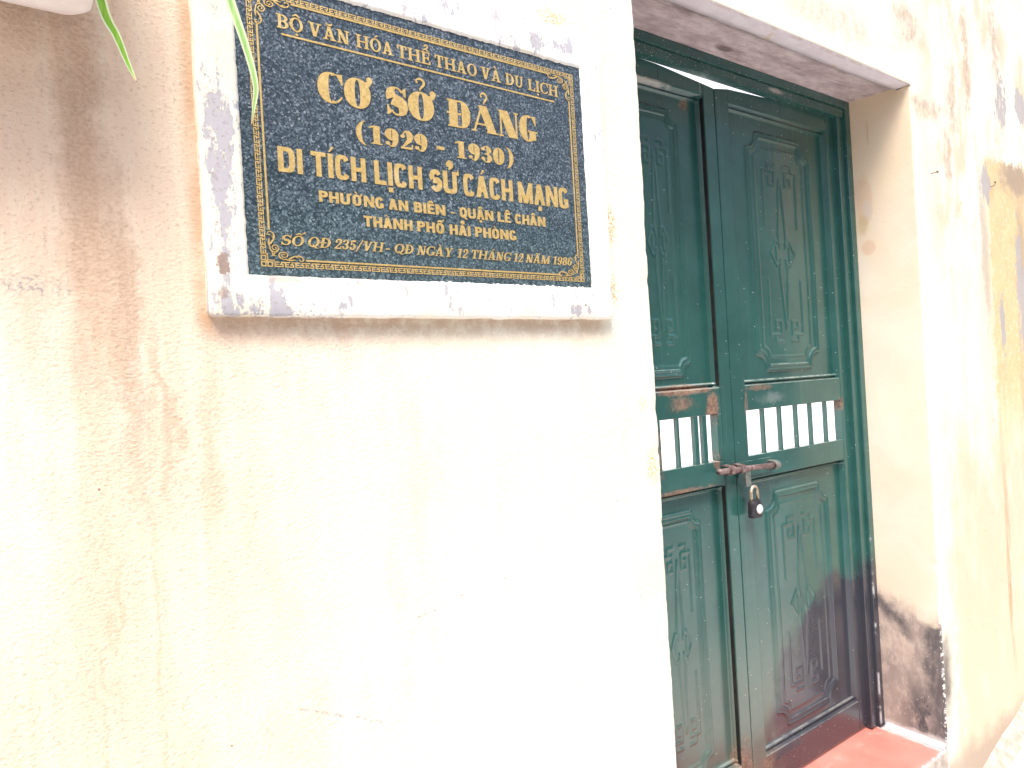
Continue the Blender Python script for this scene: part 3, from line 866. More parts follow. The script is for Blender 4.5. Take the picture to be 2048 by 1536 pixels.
loops.append([(p[0] + (q[0] - p[0]) * 0.1, SUR_Y - 0.0002, p[1] + (q[2] - p[1]) * 0.1) for p, q in zip(inn, [outer_at(e, 0.0, 0) for e in pe])])
loops.append([(p[0] + (q[0] - p[0]) * 0.5, SUR_Y + nz(p[0] * 20, p[1] * 20) * 0.0012, p[1] + (q[2] - p[1]) * 0.5) for p, q in zip(inn, [outer_at(e, 0.0, 0) for e in pe])])
loops.append([outer_at(e, 0.0036, SUR_Y) for e in pe])
loops.append([outer_at(e, 0.0010, SUR_Y + 0.0010) for e in pe])
loops.append([outer_at(e, 0.0, SUR_Y + 0.004) for e in pe])
loops.append([outer_at(e, -0.0015, 0.004) for e in pe])
lv = [[bm.verts.new(p) for p in L] for L in loops]
N = len(inn)
for a, b in zip(lv, lv[1:]):
    for i in range(N):
        f = bm.faces.new((a[i], a[(i + 1) % N], b[(i + 1) % N], b[i])); f.smooth = True
obj('plaster_surround', bm, M['surround'], plaque, smooth=True)
bm = bmesh.new()
box(bm, GX0 - 0.008, GX1 + 0.008, GY, -0.002, GZ0 - 0.008, GZ1 + 0.008)
slab = obj('granite_slab', bm, M['granite'], plaque, bevel=0.001)

# ---- lettering built from stroke polygons
class ST:
    def __init__(s, tv, th, serif, st=0.07, sl=0.09, e=2.0, shear=0.0, thin=None, ball=None):
        s.tv, s.th, s.serif, s.st, s.sl, s.e, s.shear = tv, th, serif, st, sl, e, shear
        s.thin = thin if thin is not None else (th if serif else tv)
        s.ball = ball if ball is not None else tv * 0.42

def rect(x0, y0, x1, y1): return [[(x0, y0), (x1, y0), (x1, y1), (x0, y1)]]
def diag(x0, y0, x1, y1, w): return [[(x0 - w / 2, y0), (x0 + w / 2, y0), (x1 + w / 2, y1), (x1 - w / 2, y1)]]
def ring(cx, cy, rx, ry, tv, th, a0=0, a1=360, n=36, e=2.0):
    out = []
    k = max(3, int(n * abs(a1 - a0) / 360))
    P = []
    for i in range(k + 1):
        a = R(a0 + (a1 - a0) * i / k)
        c, s = math.cos(a), math.sin(a)
        c2 = math.copysign(abs(c) ** (2 / e), c); s2 = math.copysign(abs(s) ** (2 / e), s)
        P.append(((cx + rx * c2, cy + ry * s2), (cx + max(rx - tv, 0.01) * c2, cy + max(ry - th, 0.01) * s2)))
    for (o0, i0), (o1, i1) in zip(P, P[1:]):
        out.append([o0, o1, i1, i0])
    return out
def disc(cx, cy, r, n=14): return [[(cx + r * math.cos(2 * math.pi * i / n), cy + r * math.sin(2 * math.pi * i / n)) for i in range(n)]]
def stroke(pts, ws):
    if not isinstance(ws, (list, tuple)): ws = [ws] * len(pts)
    L = []
    for i, p in enumerate(pts):
        a, b = pts[max(i - 1, 0)], pts[min(i + 1, len(pts) - 1)]
        dx, dy = b[0] - a[0], b[1] - a[1]
        l = math.hypot(dx, dy) or 1
        nx_, ny_ = -dy / l * ws[i] / 2, dx / l * ws[i] / 2
        L.append(((p[0] + nx_, p[1] + ny_), (p[0] - nx_, p[1] - ny_)))
    return [[a[0], b[0], b[1], a[1]] for a, b in zip(L, L[1:])]
def arcpts(cx, cy, rx, ry, a0, a1, n=14):
    return [(cx + rx * math.cos(R(a0 + (a1 - a0) * i / n)), cy + ry * math.sin(R(a0 + (a1 - a0) * i / n))) for i in range(n + 1)]

def glyph(ch, S):
    """-> (polygons, advance width, x of the accent axis); cap height 1"""
    tv, th, tn, st, sl, e = S.tv, S.th, S.thin, S.st, S.sl, S.e
    g = []
    def ser(x0, x1, y):             # slab across a stem
        if S.serif:
            g.extend(rect(x0 - sl, 0 if y == 0 else 1 - st, x1 + sl, st if y == 0 else 1))
    m = sl if S.serif else 0.0      # side room for serifs
    if ch == 'I':
        g += rect(m, 0, m + tv, 1); ser(m, m + tv, 0); ser(m, m + tv, 1); w = tv + 2 * m
    elif ch == 'H':
        w = 2 * m + 2 * tv + 0.26 + (0.10 if S.serif else 0)
        g += rect(m, 0, m + tv, 1) + rect(w - m - tv, 0, w - m, 1) + rect(m, 0.5 - th / 2, w - m, 0.5 + th / 2)
        for x in (m, w - m - tv): ser(x, x + tv, 0); ser(x, x + tv, 1)
    elif ch in 'LE':
        w = m + tv + 0.36
        g += rect(m, 0, m + tv, 1) + rect(m, 0, w, th)
        ser(m, m + tv, 1); ser(m, m + tv, 0)
        if S.serif: g += [[(w - st, 0), (w, 0), (w + 0.02, 0.30), (w - st * 0.3, 0.30)]]
        if ch == 'E':
            g += rect(m, 1 - th, w - 0.02, 1) + rect(m, 0.5 - th / 2, w - 0.08, 0.5 + th / 2)
            if S.serif: g += rect(w - 0.02 - st, 0.72, w - 0.02, 1) + rect(w - 0.08 - st, 0.36, w - 0.08, 0.66)
    elif ch == 'T':
        w = tv + 0.46
        c = w / 2
        g += rect(c - tv / 2, 0, c + tv / 2, 1) + rect(0, 1 - th, w, 1); ser(c - tv / 2, c + tv / 2, 0)
        if S.serif: g += rect(0, 0.70, st, 1) + rect(w - st, 0.70, w, 1)
    elif ch == 'N':
        w = 2 * m + 2 * tn + (0.36 if tv < 0.3 else 0.70)
        g += rect(m, 0, m + tn, 1) + rect(w - m - tn, 0, w - m, 1)
        dw = tv * 1.18 if S.serif else tv * 1.1
        g += diag(m + dw / 2 - (0.05 if S.serif else 0), 1, w - m - dw / 2, 0, dw)
        if S.serif:
            g += rect(0, 1 - st, m + tn, 1) + rect(m - sl, 0, m + tn + sl, st) + rect(w - m - tn - sl, 1 - st, w, 1)
    elif ch == 'M':
        w = 2 * m + tn + tv + 0.52
        dw = tv * 1.05
        c = m + tn + 0.26 + (tv - tn) * 0.1
        g += rect(m, 0, m + tn, 1) + rect(w - m - tv, 0, w - m, 1)
        g += diag(m + dw / 2, 1, c, 0, dw) + diag(c, 0, w - m - dw * 0.4, 1, tn * 1.1)
        if S.serif:
            g += rect(0, 1 - st, m + tn, 1) + rect(0, 0, m + tn + sl, st) + rect(w - m - tv - sl, 0, w, st) + rect(w - m - tv, 1 - st, w, 1)
    elif ch in 'AV':
        w = 0.50 + tv * 1.05 + (m if S.serif else 0) + (0.30 if tv > 0.3 else 0)
        dw, dn = (tv * 1.08, tn * 1.15) if S.serif else (tv * 1.08, tv * 1.08)
        a, b = m + dn / 2, w - m - dw / 2
        c = (a + b) / 2
        if ch == 'A':
            g += diag(a, 0, c - 0.02, 1, dn) + diag(b, 0, c, 1, dw) + rect(a + 0.04, 0.26, b - 0.04, 0.26 + th)
            if S.serif: g += rect(a - dn / 2 - sl, 0, a + dn / 2 + sl, st) + rect(b - dw / 2 - sl, 0, b + dw / 2 + sl, st)
        else:
            a, b = m + dw / 2, w - m - dn / 2
            g += diag(a, 1, c, 0, dw) + diag(b, 1, c + 0.02, 0, dn)
            if S.serif: g += rect(a - dw / 2 - sl, 1 - st, a + dw / 2 + sl, 1) + rect(b - dn / 2 - sl, 1 - st, b + dn / 2 + sl, 1)
    elif ch == 'Y':
        w = 0.46 + tv * 1.0 + m
        c = w / 2
        g += rect(c - tv / 2, 0, c + tv / 2, 0.45) + diag(m + tv / 2, 1, c, 0.40, tv) + diag(w - m - tn / 2, 1, c + 0.02, 0.40, tn * 1.1)
        ser(c - tv / 2, c + tv / 2, 0)
        if S.serif: g += rect(0, 1 - st, m + tv + sl, 1) + rect(w - m - tn - sl, 1 - st, w, 1)
    elif ch == 'U':
        w = 2 * m + tv + tn + 0.28
        x0, x1 = m, w - m
        ry_ = 0.34
        g += rect(x0, ry_, x0 + tv, 1) + rect(x1 - tn, ry_, x1, 1)
        g += ring((x0 + x1) / 2, ry_, (x1 - x0) / 2, ry_, (tv + tn) / 2, th * 1.1, 180, 360, 36, e)
        ser(x0, x0 + tv, 1); ser(x1 - tn, x1, 1)
    elif ch in 'DĐ':
        w = m + tv + 0.36 + tv * 0.6
        r = min(0.42, w - m - tv * 0.6)
        g += rect(m, 0, m + tv, 1) + rect(m, 0, w - r, th) + rect(m, 1 - th, w - r, 1)
        g += ring(w - r, 0.5, r, 0.5, tv * 1.05, th, -90, 90, 44, e)
        if S.serif: g += rect(m - sl, 0, m + tv, st) + rect(m - sl, 1 - st, m + tv, 1)
        if ch == 'Đ': g += rect(m - max(sl, 0.1), 0.5 - max(th, .07) / 2, m + tv + 0.16, 0.5 + max(th, .07) / 2)
    elif ch in 'BP':
        w = m + tv + 0.30 + tv * 0.55
        g += rect(m, 0, m + tv, 1)
        yb = 0.47 if ch == 'B' else 0.42
        r1 = min((1 - yb + th * 0.4) / 2 * 1.15, w - m - tv * 0.7 - 0.03)
        xr = w - (0.03 if ch == 'B' else 0)
        for y0, y1, xx, r in ((yb, 1, xr, r1),) + (((0, yb + th, w, r1 + 0.01),) if ch == 'B' else ()):
            g += rect(m, y0, xx - r, y0 + th) + rect(m, y1 - th, xx - r, y1)
            g += ring(xx - r, (y0 + y1) / 2, r, (y1 - y0) / 2, tv, th, -90, 90, 40, e)
        if S.serif: g += rect(m - sl, 1 - st, m + tv, 1) + rect(m - sl, 0, m + tv + (sl if ch == 'P' else 0), st)
    elif ch in 'OQ0':
        w = (0.60 + tv * 0.9) if ch != '0' else (0.40 + tv * 0.75)
        if not S.serif: w = 0.34 + tv * 1.55
        g += ring(w / 2, 0.5, w / 2, 0.515, tv, th, 0, 360, 40, e)
        if ch == 'Q': g += stroke([(w * 0.45, 0.22), (w * 0.62, 0.10), (w * 0.80, -0.08), (w * 1.0, -0.10)], [th, tv * 0.8, tv * 0.7, th * 0.6])
    elif ch in 'CG':
        w = 0.56 + tv * 0.8
        if not S.serif: w = 0.32 + tv * 1.5
        if S.serif:
            g += ring(w * 0.52, 0.5, w * 0.52, 0.515, tv, th, 62, 300 if ch == 'C' else 318, 40, e)
            g += [[(w * 0.74, 0.985), (w * 0.80, 0.90), (w * 0.97, 0.64), (w, 0.64), (w, 1.0), (w * 0.95, 1.0)]]
            if ch == 'C':
                g += stroke(arcpts(w * 0.52, 0.5, w * 0.50, 0.49, 298, 330, 6), [th, th * 1.05, th * 1.1, th, th * .9, th * .8, th * .7])
            else:
                g += rect(w * 0.98 - tv * 0.9, 0.06, w * 0.98, 0.42) + rect(w * 0.98 - tv * 0.9 - sl, 0.42 - st, w * 0.98 + sl, 0.42)
        else:
            g += ring(w / 2, 0.5, w / 2, 0.515, tv, th, 28, 332, 40, e)
            if ch == 'G':
                g += rect(w - tv, 0.06, w, 0.46) + rect(w * 0.55, 0.46 - th, w, 0.46)
    elif ch == 'S':
        w = 0.46 + tv * 0.65
        k0 = th if S.serif else tv * 0.86
        k1 = tv * 1.12
        rxx = w / 2 - k1 * 0.35
        r1, r2 = 0.25 - k0 * 0.1, 0.26 - k0 * 0.1
        up = arcpts(w / 2, 1 - k0 / 2 - r1, rxx * 0.96, r1, 25, 250, 18)
        lo = arcpts(w / 2, k0 / 2 + r2, rxx, r2, 70, -155, 18)
        pts = up[:-2] + lo[2:]
        ws = []
        for i in range(len(pts)):
            t = i / (len(pts) - 1)
            f = max(0.0, 1 - abs(t - 0.5) / 0.30)
            f = f * f * (3 - 2 * f)
            side = 0.35 * max(0, 1 - abs(t - 0.3) / 0.12) + 0.35 * max(0, 1 - abs(t - 0.7) / 0.12)
            ws.append(k0 + (k1 - k0) * min(1, f + side))
        g += stroke(pts, ws)
        if S.serif:
            g += [[(w * 0.92, 0.68), (w * 0.96, 0.68), (w * 0.96, 1.0), (w * 0.90, 1.0), (w * 0.76, 0.90)]]
            g += [[(w * 0.02, 0.34), (w * 0.06, 0.34), (w * 0.24, 0.10), (w * 0.08, 0.0), (w * 0.02, 0.0)]]
    elif ch == '1':
        w = 0.20 + tv + 2 * m * 0.7
        c = w / 2 + 0.02
        g += rect(c - tv / 2, 0, c + tv / 2, 1) + [[(c - tv / 2 - 0.17, 0.82), (c - tv / 2, 0.88), (c - tv / 2, 1.0), (c - tv / 2 - 0.17, 0.90)]]
        if S.serif: g += rect(c - tv / 2 - sl, 0, c + tv / 2 + sl, st)
    elif ch == '2':
        w = 0.40 + tv * 0.55
        pts = arcpts(w / 2, 0.72, w / 2 - tv * 0.45, 0.25, 170, -20, 16) + [(w * 0.72, 0.50), (w * 0.42, 0.28), (w * 0.14, 0.06)]
        ws = [th] * 4 + [th + (tv - th) * min(1, i / 6) for i in range(len(pts) - 4)]
        ws[-1] = th; ws[-2] = tv * 0.5; ws[-3] = tv * 0.8
        g += stroke(pts, ws) + disc(w * 0.20, 0.70, S.ball)
        g += [[(w * 0.02, 0), (w * 0.95, 0), (w, 0.30), (w * 0.93, 0.30), (w * 0.86, max(th, .13)), (w * 0.02, max(th * .9, .10))]]
    elif ch == '3':
        w = 0.40 + tv * 0.55
        for cy, r, a0, a1, rx_ in ((0.745, 0.24, 160, -90, 0.42), (0.27, 0.26, 90, -160, 0.46)):
            pts = arcpts(w * 0.48, cy, w * rx_ - tv * 0.3, r - th * 0.3, a0, a1, 18)
            ws = [th + (tv - th) * max(0, 1 - abs(i / 18 - (0.62 if a0 == 160 else 0.38)) / 0.36) for i in range(19)]
            g += stroke(pts, ws)
        g += disc(w * 0.19, 0.80, S.ball) + disc(w * 0.17, 0.22, S.ball)
        g += rect(w * 0.32, 0.5 - th / 2, w * 0.55, 0.5 + th / 2)
    elif ch == '5':
        w = 0.40 + tv * 0.5
        g += [[(w * 0.14, 0.98), (w * 0.90, 1.0), (w * 0.84, 0.82), (w * 0.14, 0.80)]] + rect(w * 0.14, 0.48, w * 0.14 + max(th, .06), 0.98)
        pts = arcpts(w * 0.46, 0.31, w * 0.48 - tv * 0.35, 0.29, 140, -165, 20)
        ws = [th + (tv - th) * max(0, 1 - abs(i / 20 - 0.46) / 0.36) for i in range(21)]
        g += stroke(pts, ws) + disc(w * 0.15, 0.20, S.ball)
    elif ch in '69':
        w = 0.42 + tv * 0.6
        cy = 0.32
        q = ring(w / 2, cy, w / 2, 0.33, tv, th, 0, 360, 36)
        pts = arcpts(w * 0.54, 0.50, w * 0.54 - tv * 0.5, 0.47, 205, 48, 16)
        ws = [tv * 0.95 - (tv * 0.95 - th) * min(1, max(0, (i - 4) / 9)) for i in range(17)]
        q += stroke(pts, ws) + disc(w * 0.82, 0.82, S.ball)
        if ch == '9': q = [[(w - x, 1 - y) for x, y in poly] for poly in q]
        g += q
    elif ch == '8':
        w = 0.42 + tv * 0.6
        g += ring(w / 2, 0.75, w * 0.44, 0.265, tv * 0.85, th, 0, 360, 32) + ring(w / 2, 0.26, w / 2, 0.275, tv, th, 0, 360, 32)
    elif ch == '-':
        w = 0.30
        g += rect(0, 0.30, w, 0.30 + (0.18 if S.tv > 0.25 else 0.12))
    elif ch == '/':
        w = 0.40
        g += diag(0.02, -0.15, 0.40, 1.10, 0.09)
    elif ch in '()':
        w = 0.20 + tv * 0.45
        q = []
        n_ = 20
        O = [(w - w * math.sin(math.pi * i / n_), 0.5 + 0.66 * math.cos(math.pi * i / n_)) for i in range(n_ + 1)]
        I = [(w - w * 0.50 * math.sin(math.pi * i / n_), 0.5 + 0.655 * math.cos(math.pi * i / n_)) for i in range(n_ + 1)]
        for i in range(n_): q.append([O[i], I[i], I[i + 1], O[i + 1]])
        if ch == ')': q = [[(w - x, y) for x, y in poly] for poly in q]
        g += q
    else:
        w = 0.3
    return g, w, w / 2

def letter(ch, S):
    if ch == 'Đ':
        dec = 'Đ'
    else:
        dec = unicodedata.normalize('NFD', ch)
    g, w, c = glyph(dec[0], S)
    t = max(0.055, S.th * 0.85 if S.serif else S.tv * 0.55)
    marks = dec[1:]
    top = 1.07
    circ = '\u0302' in marks
    if dec[0] in 'AD' and S.serif: c += 0.0
    for mk in marks:
        if mk == '\u0302':
            g += stroke([(c - 0.20, top), (c, top + 0.17)], [t * 0.8, t * 1.5]) + stroke([(c, top + 0.17), (c + 0.20, top)], [t * 1.5, t * 0.8])
        elif mk == '\u0306':
            g += stroke(arcpts(c, top + 0.20, 0.19, 0.16, 195, 345, 10), [t * 0.6 + t * math.sin(math.pi * i / 10) for i in range(11)])
        elif mk == '\u0301':
            dx, dy = (0.24, 0.10) if circ else (0.0, 0.0)
            g += [[(c - 0.07 + dx, top + dy), (c + dx, top + dy), (c + 0.20 + dx, top + 0.20 + dy), (c + 0.08 + dx, top + 0.23 + dy)]]
        elif mk == '\u0300':
            g += [[(c + 0.07, top), (c, top), (c - 0.20, top + 0.20), (c - 0.08, top + 0.23)]]
        elif mk == '\u0309':
            dy = 0.16 if circ else 0.0
            dx = 0.05 if circ else 0.0
            big = 1.25 if S.tv > 0.28 else 1.0
            P = arcpts(c + dx, top + 0.22 * big + dy, 0.12 * big, 0.11 * big, 165, -50, 10) + [(c + 0.01 + dx, top + 0.06 + dy), (c - 0.02 + dx, top - 0.01 + dy)]
            g += stroke(P, [t * 0.9] * 3 + [t * 1.5] * 8 + [t * 1.0, t * 0.5]) + disc(c - 0.09 * big + dx, top + 0.22 * big + dy, t * 0.75, 10)
        elif mk == '\u0323':
            if S.serif: g += disc(c, -0.22, 0.085, 14)
            else: g += rect(c - S.tv * 0.5, -0.28, c + S.tv * 0.5, -0.28 + S.tv * 0.85)
        elif mk == '\u031b':
            hx = w - S.tv * 0.2
            if dec[0] == 'O':
                g += stroke([(hx - S.tv * 0.35, 0.80), (hx + 0.04, 0.90), (hx + 0.10, 1.02), (hx + 0.08, 1.08)], [S.tv * 0.5, S.tv * 0.45, S.tv * 0.42, S.tv * 0.34])
                g += disc(hx + 0.05, 1.03, max(0.06, S.tv * 0.27), 12)
                w += 0.10
            else:
                g += rect(w - (S.sl if S.serif else 0) - 0.02, 0.86, w + 0.13, 1.0) + [[(w + 0.05, 0.86), (w + 0.13, 0.86), (w + 0.13, 1.10), (w + 0.06, 1.08)]]
                w += 0.10
    return g, w

def word_polys(txt, S, gap):
    x = 0
    out = []
    for ch in txt:
        g, w = letter(ch, S)
        out.append([[(px + x, py) for px, py in poly] for poly in g])
        x += w + gap
    return out, x - gap

def union_tris(polys):
    vs, fs = [], []
    for poly in polys:
        a = sum(poly[i][0] * poly[(i + 1) % len(poly)][1] - poly[(i + 1) % len(poly)][0] * poly[i][1] for i in range(len(poly)))
        if abs(a) < 1e-7: continue
        if a < 0: poly = poly[::-1]
        i0 = len(vs)
        vs += [Vector(p) for p in poly]
        fs.append(list(range(i0, i0 + len(poly))))
    r = delaunay_2d_cdt(vs, [], fs, 1, 1e-5)
    return r[0], [f for f, o in zip(r[2], r[5]) if o]

def emit(bm, polys, fx, y_front, y_back):
    """union of the polygons, mapped by fx to (x,z), as a raised inlay"""
    V, F = union_tris(polys)
    front = [bm.verts.new((*(lambda q: (q[0], y_front, q[1]))(fx(v)),)) for v in V]
    cnt = {}
    for f in F:
        try: bm.faces.new([front[i] for i in f])
        except ValueError: continue
        for a, b in zip(f, list(f[1:]) + [f[0]]):
            cnt[(a, b)] = cnt.get((a, b), 0) + 1
    back = {}
    for (a, b) in cnt:
        if (b, a) in cnt: continue
        for i in (a, b):
            if i not in back:
                q = fx(V[i]); back[i] = bm.verts.new((q[0], y_back, q[1]))
        bm.faces.new((front[b], front[a], back[a], back[b]))

LY0, LY1 = GY - 0.0009, GY + 0.0004
def text_line(words, zb0, zb1, cap0, cap1, S, gap, xa=0.30, xb=0.87):
    bm = bmesh.new()
    for txt, x0, x1 in words:
        letters, W_ = word_polys(txt, S, gap)
        sx = (x1 - x0) / W_
        def fx(v, x0=x0, sx=sx):
            x = x0 + v[0] * sx
            t = (x - xa) / (xb - xa)
            zb = zb0 + (zb1 - zb0) * t
            cap = cap0 + (cap1 - cap0) * t
            return (x + S.shear * v[1] * cap - S.shear * 0.5 * cap, zb + v[1] * cap)
        for polys in letters:
            emit(bm, polys, fx, LY0, LY1)
    return obj('inscription', bm, M['gold'], slab)

slabserif = ST(0.165, 0.095, True, 0.085, 0.085)
fat = ST(0.37, 0.06, True, 0.055, 0.075, 2.2, 0.0, 0.075)
fatnum = ST(0.265, 0.06, True, 0.06, 0.09, 2.2, 0.0, 0.075, 0.10)
cond = ST(0.24, 0.17, False, e=3.4)
sans = ST(0.25, 0.20, False, e=2.6)
ital = ST(0.165, 0.085, True, 0.075, 0.07, 2.0, 0.24, 0.085, 0.085)
text_line([('BỘ', 0.3114, 0.352), ('VĂN', 0.3603, 0.4274), ('HÓA', 0.4388, 0.5047), ('THỂ', 0.5126, 0.5747), ('THAO', 0.5846, 0.6707), ('VÀ', 0.6797, 0.7239), ('DU', 0.7343, 0.775), ('LỊCH', 0.787, 0.8607)],
          1.8775, 1.8760, 0.0215, 0.0215, slabserif, 0.075)
text_line([('CƠ', 0.3698, 0.4635), ('SỞ', 0.4873, 0.582), ('ĐẢNG', 0.6041, 0.7996)], 1.7765, 1.7755, 0.0478, 0.0495, fat, 0.045)
text_line([('(', 0.4298, 0.4475), ('1929', 0.452, 0.5596), ('-', 0.5777, 0.5931), ('1930', 0.615, 0.721), (')', 0.7244, 0.7418)], 1.7217, 1.7205, 0.0302, 0.0305, fatnum, 0.075)
text_line([('DI', 0.3011, 0.3387), ('TÍCH', 0.3522, 0.4425), ('LỊCH', 0.4576, 0.5454), ('SỬ', 0.561, 0.6181), ('CÁCH', 0.6281, 0.736), ('MẠNG', 0.7487, 0.8706)], 1.6550, 1.6540, 0.0387, 0.0402, cond, 0.105)
text_line([('PHƯỜNG', 0.3616, 0.4705), ('AN', 0.4801, 0.5156), ('BIÊN', 0.5267, 0.5875), ('-', 0.5986, 0.6063), ('QUẬN', 0.6168, 0.6886), ('LÊ', 0.6986, 0.7276), ('CHÂN', 0.7375, 0.8096)], 1.6155, 1.6125, 0.0175, 0.0188, sans, 0.11)
text_line([('THÀNH', 0.434, 0.5216), ('PHỐ', 0.5307, 0.5831), ('HẢI', 0.5943, 0.637), ('PHÒNG', 0.6472, 0.7376)], 1.5830, 1.5800, 0.0172, 0.0188, sans, 0.11)
text_line([('SỐ', 0.2999, 0.3335), ('QĐ', 0.3402, 0.3761), ('235/VH', 0.3831, 0.4659), ('-', 0.4705, 0.4777), ('QĐ', 0.4861, 0.5209), ('NGÀY', 0.5289, 0.5976), ('12', 0.6074, 0.6289), ('THÁNG', 0.6364, 0.7225), ('12', 0.7298, 0.751), ('NĂM', 0.7585, 0.8156), ('1986', 0.8236, 0.8714)],
          1.5428, 1.5400, 0.0156, 0.0158, ital, 0.07)

# ---- key border, rules and corner scrolls
BX0, BX1, BZ0, BZ1 = 0.2672, 0.9014, 1.5085, 1.9290
idn = lambda v: (v[0], v[1])
KEY = ['11111110', '10000010', '11101110', '10000100', '11110111']
def key_run(bm, p0, p1, inward, count, hgt):
    """cells along p0->p1; row 0 on the outside"""
    dx, dz = (p1[0] - p0[0]) / (count * 8), (p1[1] - p0[1]) / (count * 8)
    ih = hgt / 5
    polys_seen = {}
    def V(i, j):
        if (i, j) not in polys_seen:
            polys_seen[(i, j)] = bm.verts.new((p0[0] + dx * i + inward[0] * ih * j, LY0 + 0.0003, p0[1] + dz * i + inward[1] * ih * j))
        return polys_seen[(i, j)]
    for u in range(count):
        for j, row in enumerate(KEY):
            for i, c in enumerate(row):
                if c == '1':
                    a = u * 8 + i
                    bm.faces.new((V(a, j), V(a + 1, j), V(a + 1, j + 1), V(a, j + 1)))
bm = bmesh.new()
KH, KC = 0.0083, 0.0195
key_run(bm, (BX0 + KC, BZ0), (BX1 - KC, BZ0), (0, 1), 38, KH)
key_run(bm, (BX0 + KC, BZ1), (BX1 - KC, BZ1), (0, -1), 38, KH)
key_run(bm, (BX0, BZ0 + KC), (BX0, BZ1 - KC), (1, 0), 30, KH)
key_run(bm, (BX1, BZ0 + KC), (BX1, BZ1 - KC), (-1, 0), 30, KH)
# knot at each corner: four little frames and an angle
def frame_polys(x0, y0, x1, y1, t):
    return rect(x0, y0, x1, y0 + t) + rect(x0, y1 - t, x1, y1) + rect(x0, y0, x0 + t, y1) + rect(x1 - t, y0, x1, y1)
knot = []
for qx, qy in ((0, 0), (0.0092, 0), (0, 0.0092)):
    knot += frame_polys(qx, qy, qx + 0.0080, qy + 0.0080, 0.0017)
knot += rect(0.0070, 0.0070, 0.0105, 0.0105)
knot += rect(0.0188, 0.0, 0.0203, 0.0105) + rect(0.0105, 0.0092, 0.0203, 0.0107) + rect(0.0, 0.0188, 0.0105, 0.0203) + rect(0.0092, 0.0105, 0.0107, 0.0203)
for cx, cz, sx, sz in ((BX0, BZ0, 1, 1), (BX1, BZ0, -1, 1), (BX1, BZ1, -1, -1), (BX0, BZ1, 1, -1)):
    emit(bm, knot, lambda v, cx=cx, cz=cz, sx=sx, sz=sz: (cx + sx * v[0], cz + sz * v[1]), LY0 + 0.0003, LY1)
obj('key_border', bm, M['gold'], slab)
def spiral(cx, cy, r0, r1, a0, turns, w0, w1, n=26):
    P, W_ = [], []
    for i in range(n + 1):
        t = i / n
        a = R(a0 + 360 * turns * t)
        r = r0 + (r1 - r0) * t
        P.append((cx + r * math.cos(a), cy + r * math.sin(a)))
        W_.append(w0 + (w1 - w0) * t)
    return stroke(P, W_)
half = []
half += spiral(0.0213, 0.0287, 0.0074, 0.0012, 165, 1.75, 0.0017, 0.0011)
half += stroke([(0.0139, 0.0305), (0.0128, 0.0355), (0.0131, 0.0395), (0.0140, 0.0435)], [0.0018, 0.0026, 0.0020, 0.0006])
half += stroke([(0.0150, 0.0345), (0.0178, 0.0385), (0.0205, 0.0425), (0.0214, 0.0470), (0.0195, 0.0515), (0.0155, 0.0538), (0.0122, 0.0522), (0.0120, 0.0490), (0.0148, 0.0480)],
               [0.0022, 0.0024, 0.0020, 0.0022, 0.0020, 0.0016, 0.0014, 0.0013, 0.0016])
half += stroke([(0.0205, 0.0425), (0.0185, 0.0455), (0.0180, 0.0475)], [0.0014, 0.0012, 0.0006])
whole = half + [[(y * 1.2, x * 0.86) for x, y in poly][::-1] for poly in half]
whole += stroke([(0.0235, 0.0235), (0.028, 0.028)], [0.0024, 0.0012]) + stroke([(0.018, 0.018), (0.0225, 0.0165)], [0.0016, 0.0009]) + stroke([(0.018, 0.018), (0.0165, 0.0225)], [0.0016, 0.0009]) + stroke([(0.0165, 0.0165), (0.021, 0.021)], [0.0009, 0.0022])
for cx, cz, sx, sz in ((BX0, BZ0, 1, 1), (BX1, BZ0, -1, 1), (BX1, BZ1, -1, -1), (BX0, BZ1, 1, -1)):
    bm = bmesh.new()
    emit(bm, whole, lambda v, cx=cx, cz=cz, sx=sx, sz=sz: (cx + sx * v[0], cz + sz * v[1]), LY0 - 0.0002, LY1)
    obj('corner_scroll', bm, M['gold'], slab)
bm = bmesh.new()
for r in (rect(0.3345, 1.5190, 0.8400, 1.5218), rect(0.3345, 1.9170, 0.8400, 1.9198), rect(0.2800, 1.5645, 0.2829, 1.8785), rect(0.8868, 1.5630, 0.8894, 1.8735)):
    emit(bm, r, idn, LY0, LY1)
obj('inner_rule', bm, M['gold'], slab)
bm = bmesh.new()
emit(bm, [[(0.318, 1.8670), (0.8497, 1.8632), (0.8497, 1.8660), (0.318, 1.8698)]], idn, LY0, LY1)
obj('underline', bm, M['gold'], slab)
plaque.scale = (1.0136, 1.0136, 1.0136)          # the whole plaque is a little larger and flatter on the wall than first drawn
plaque.location = (0.5925, 0.0144, 1.4975)

# ------------------------------------------------------------------ the double door
door = empty('double_door', ((XL + XR) / 2, YD, 0.0))
tag(door, 'dark green pressed steel double door with two barred slots, padlocked in its opening', 'door')
FZ = ZT + 0.0195
bm = bmesh.new()
for (xa, xb, xc) in ((XR - 0.001, XR - 0.031, XR - 0.068), (XL + 0.001, XL + 0.031, XL + 0.068)):
    a, b = sorted((xa, xb)); box(bm, a, b, YD, YD + 0.040, 0.004, FZ)
    a, b = sorted((xb, xc)); box(bm, a + 0.0005, b - 0.0005, YD + 0.012, YD + 0.042, 0.004, FZ - 0.032)
box(bm, XL + 0.032, XR - 0.032, YD, YD + 0.036, 2.221, FZ)
box(bm, XL + 0.032, XR - 0.032, YD + 0.007, YD + 0.034, 2.190, 2.2205)
obj('door_frame', bm, M['green'], door, bevel=0.0025)

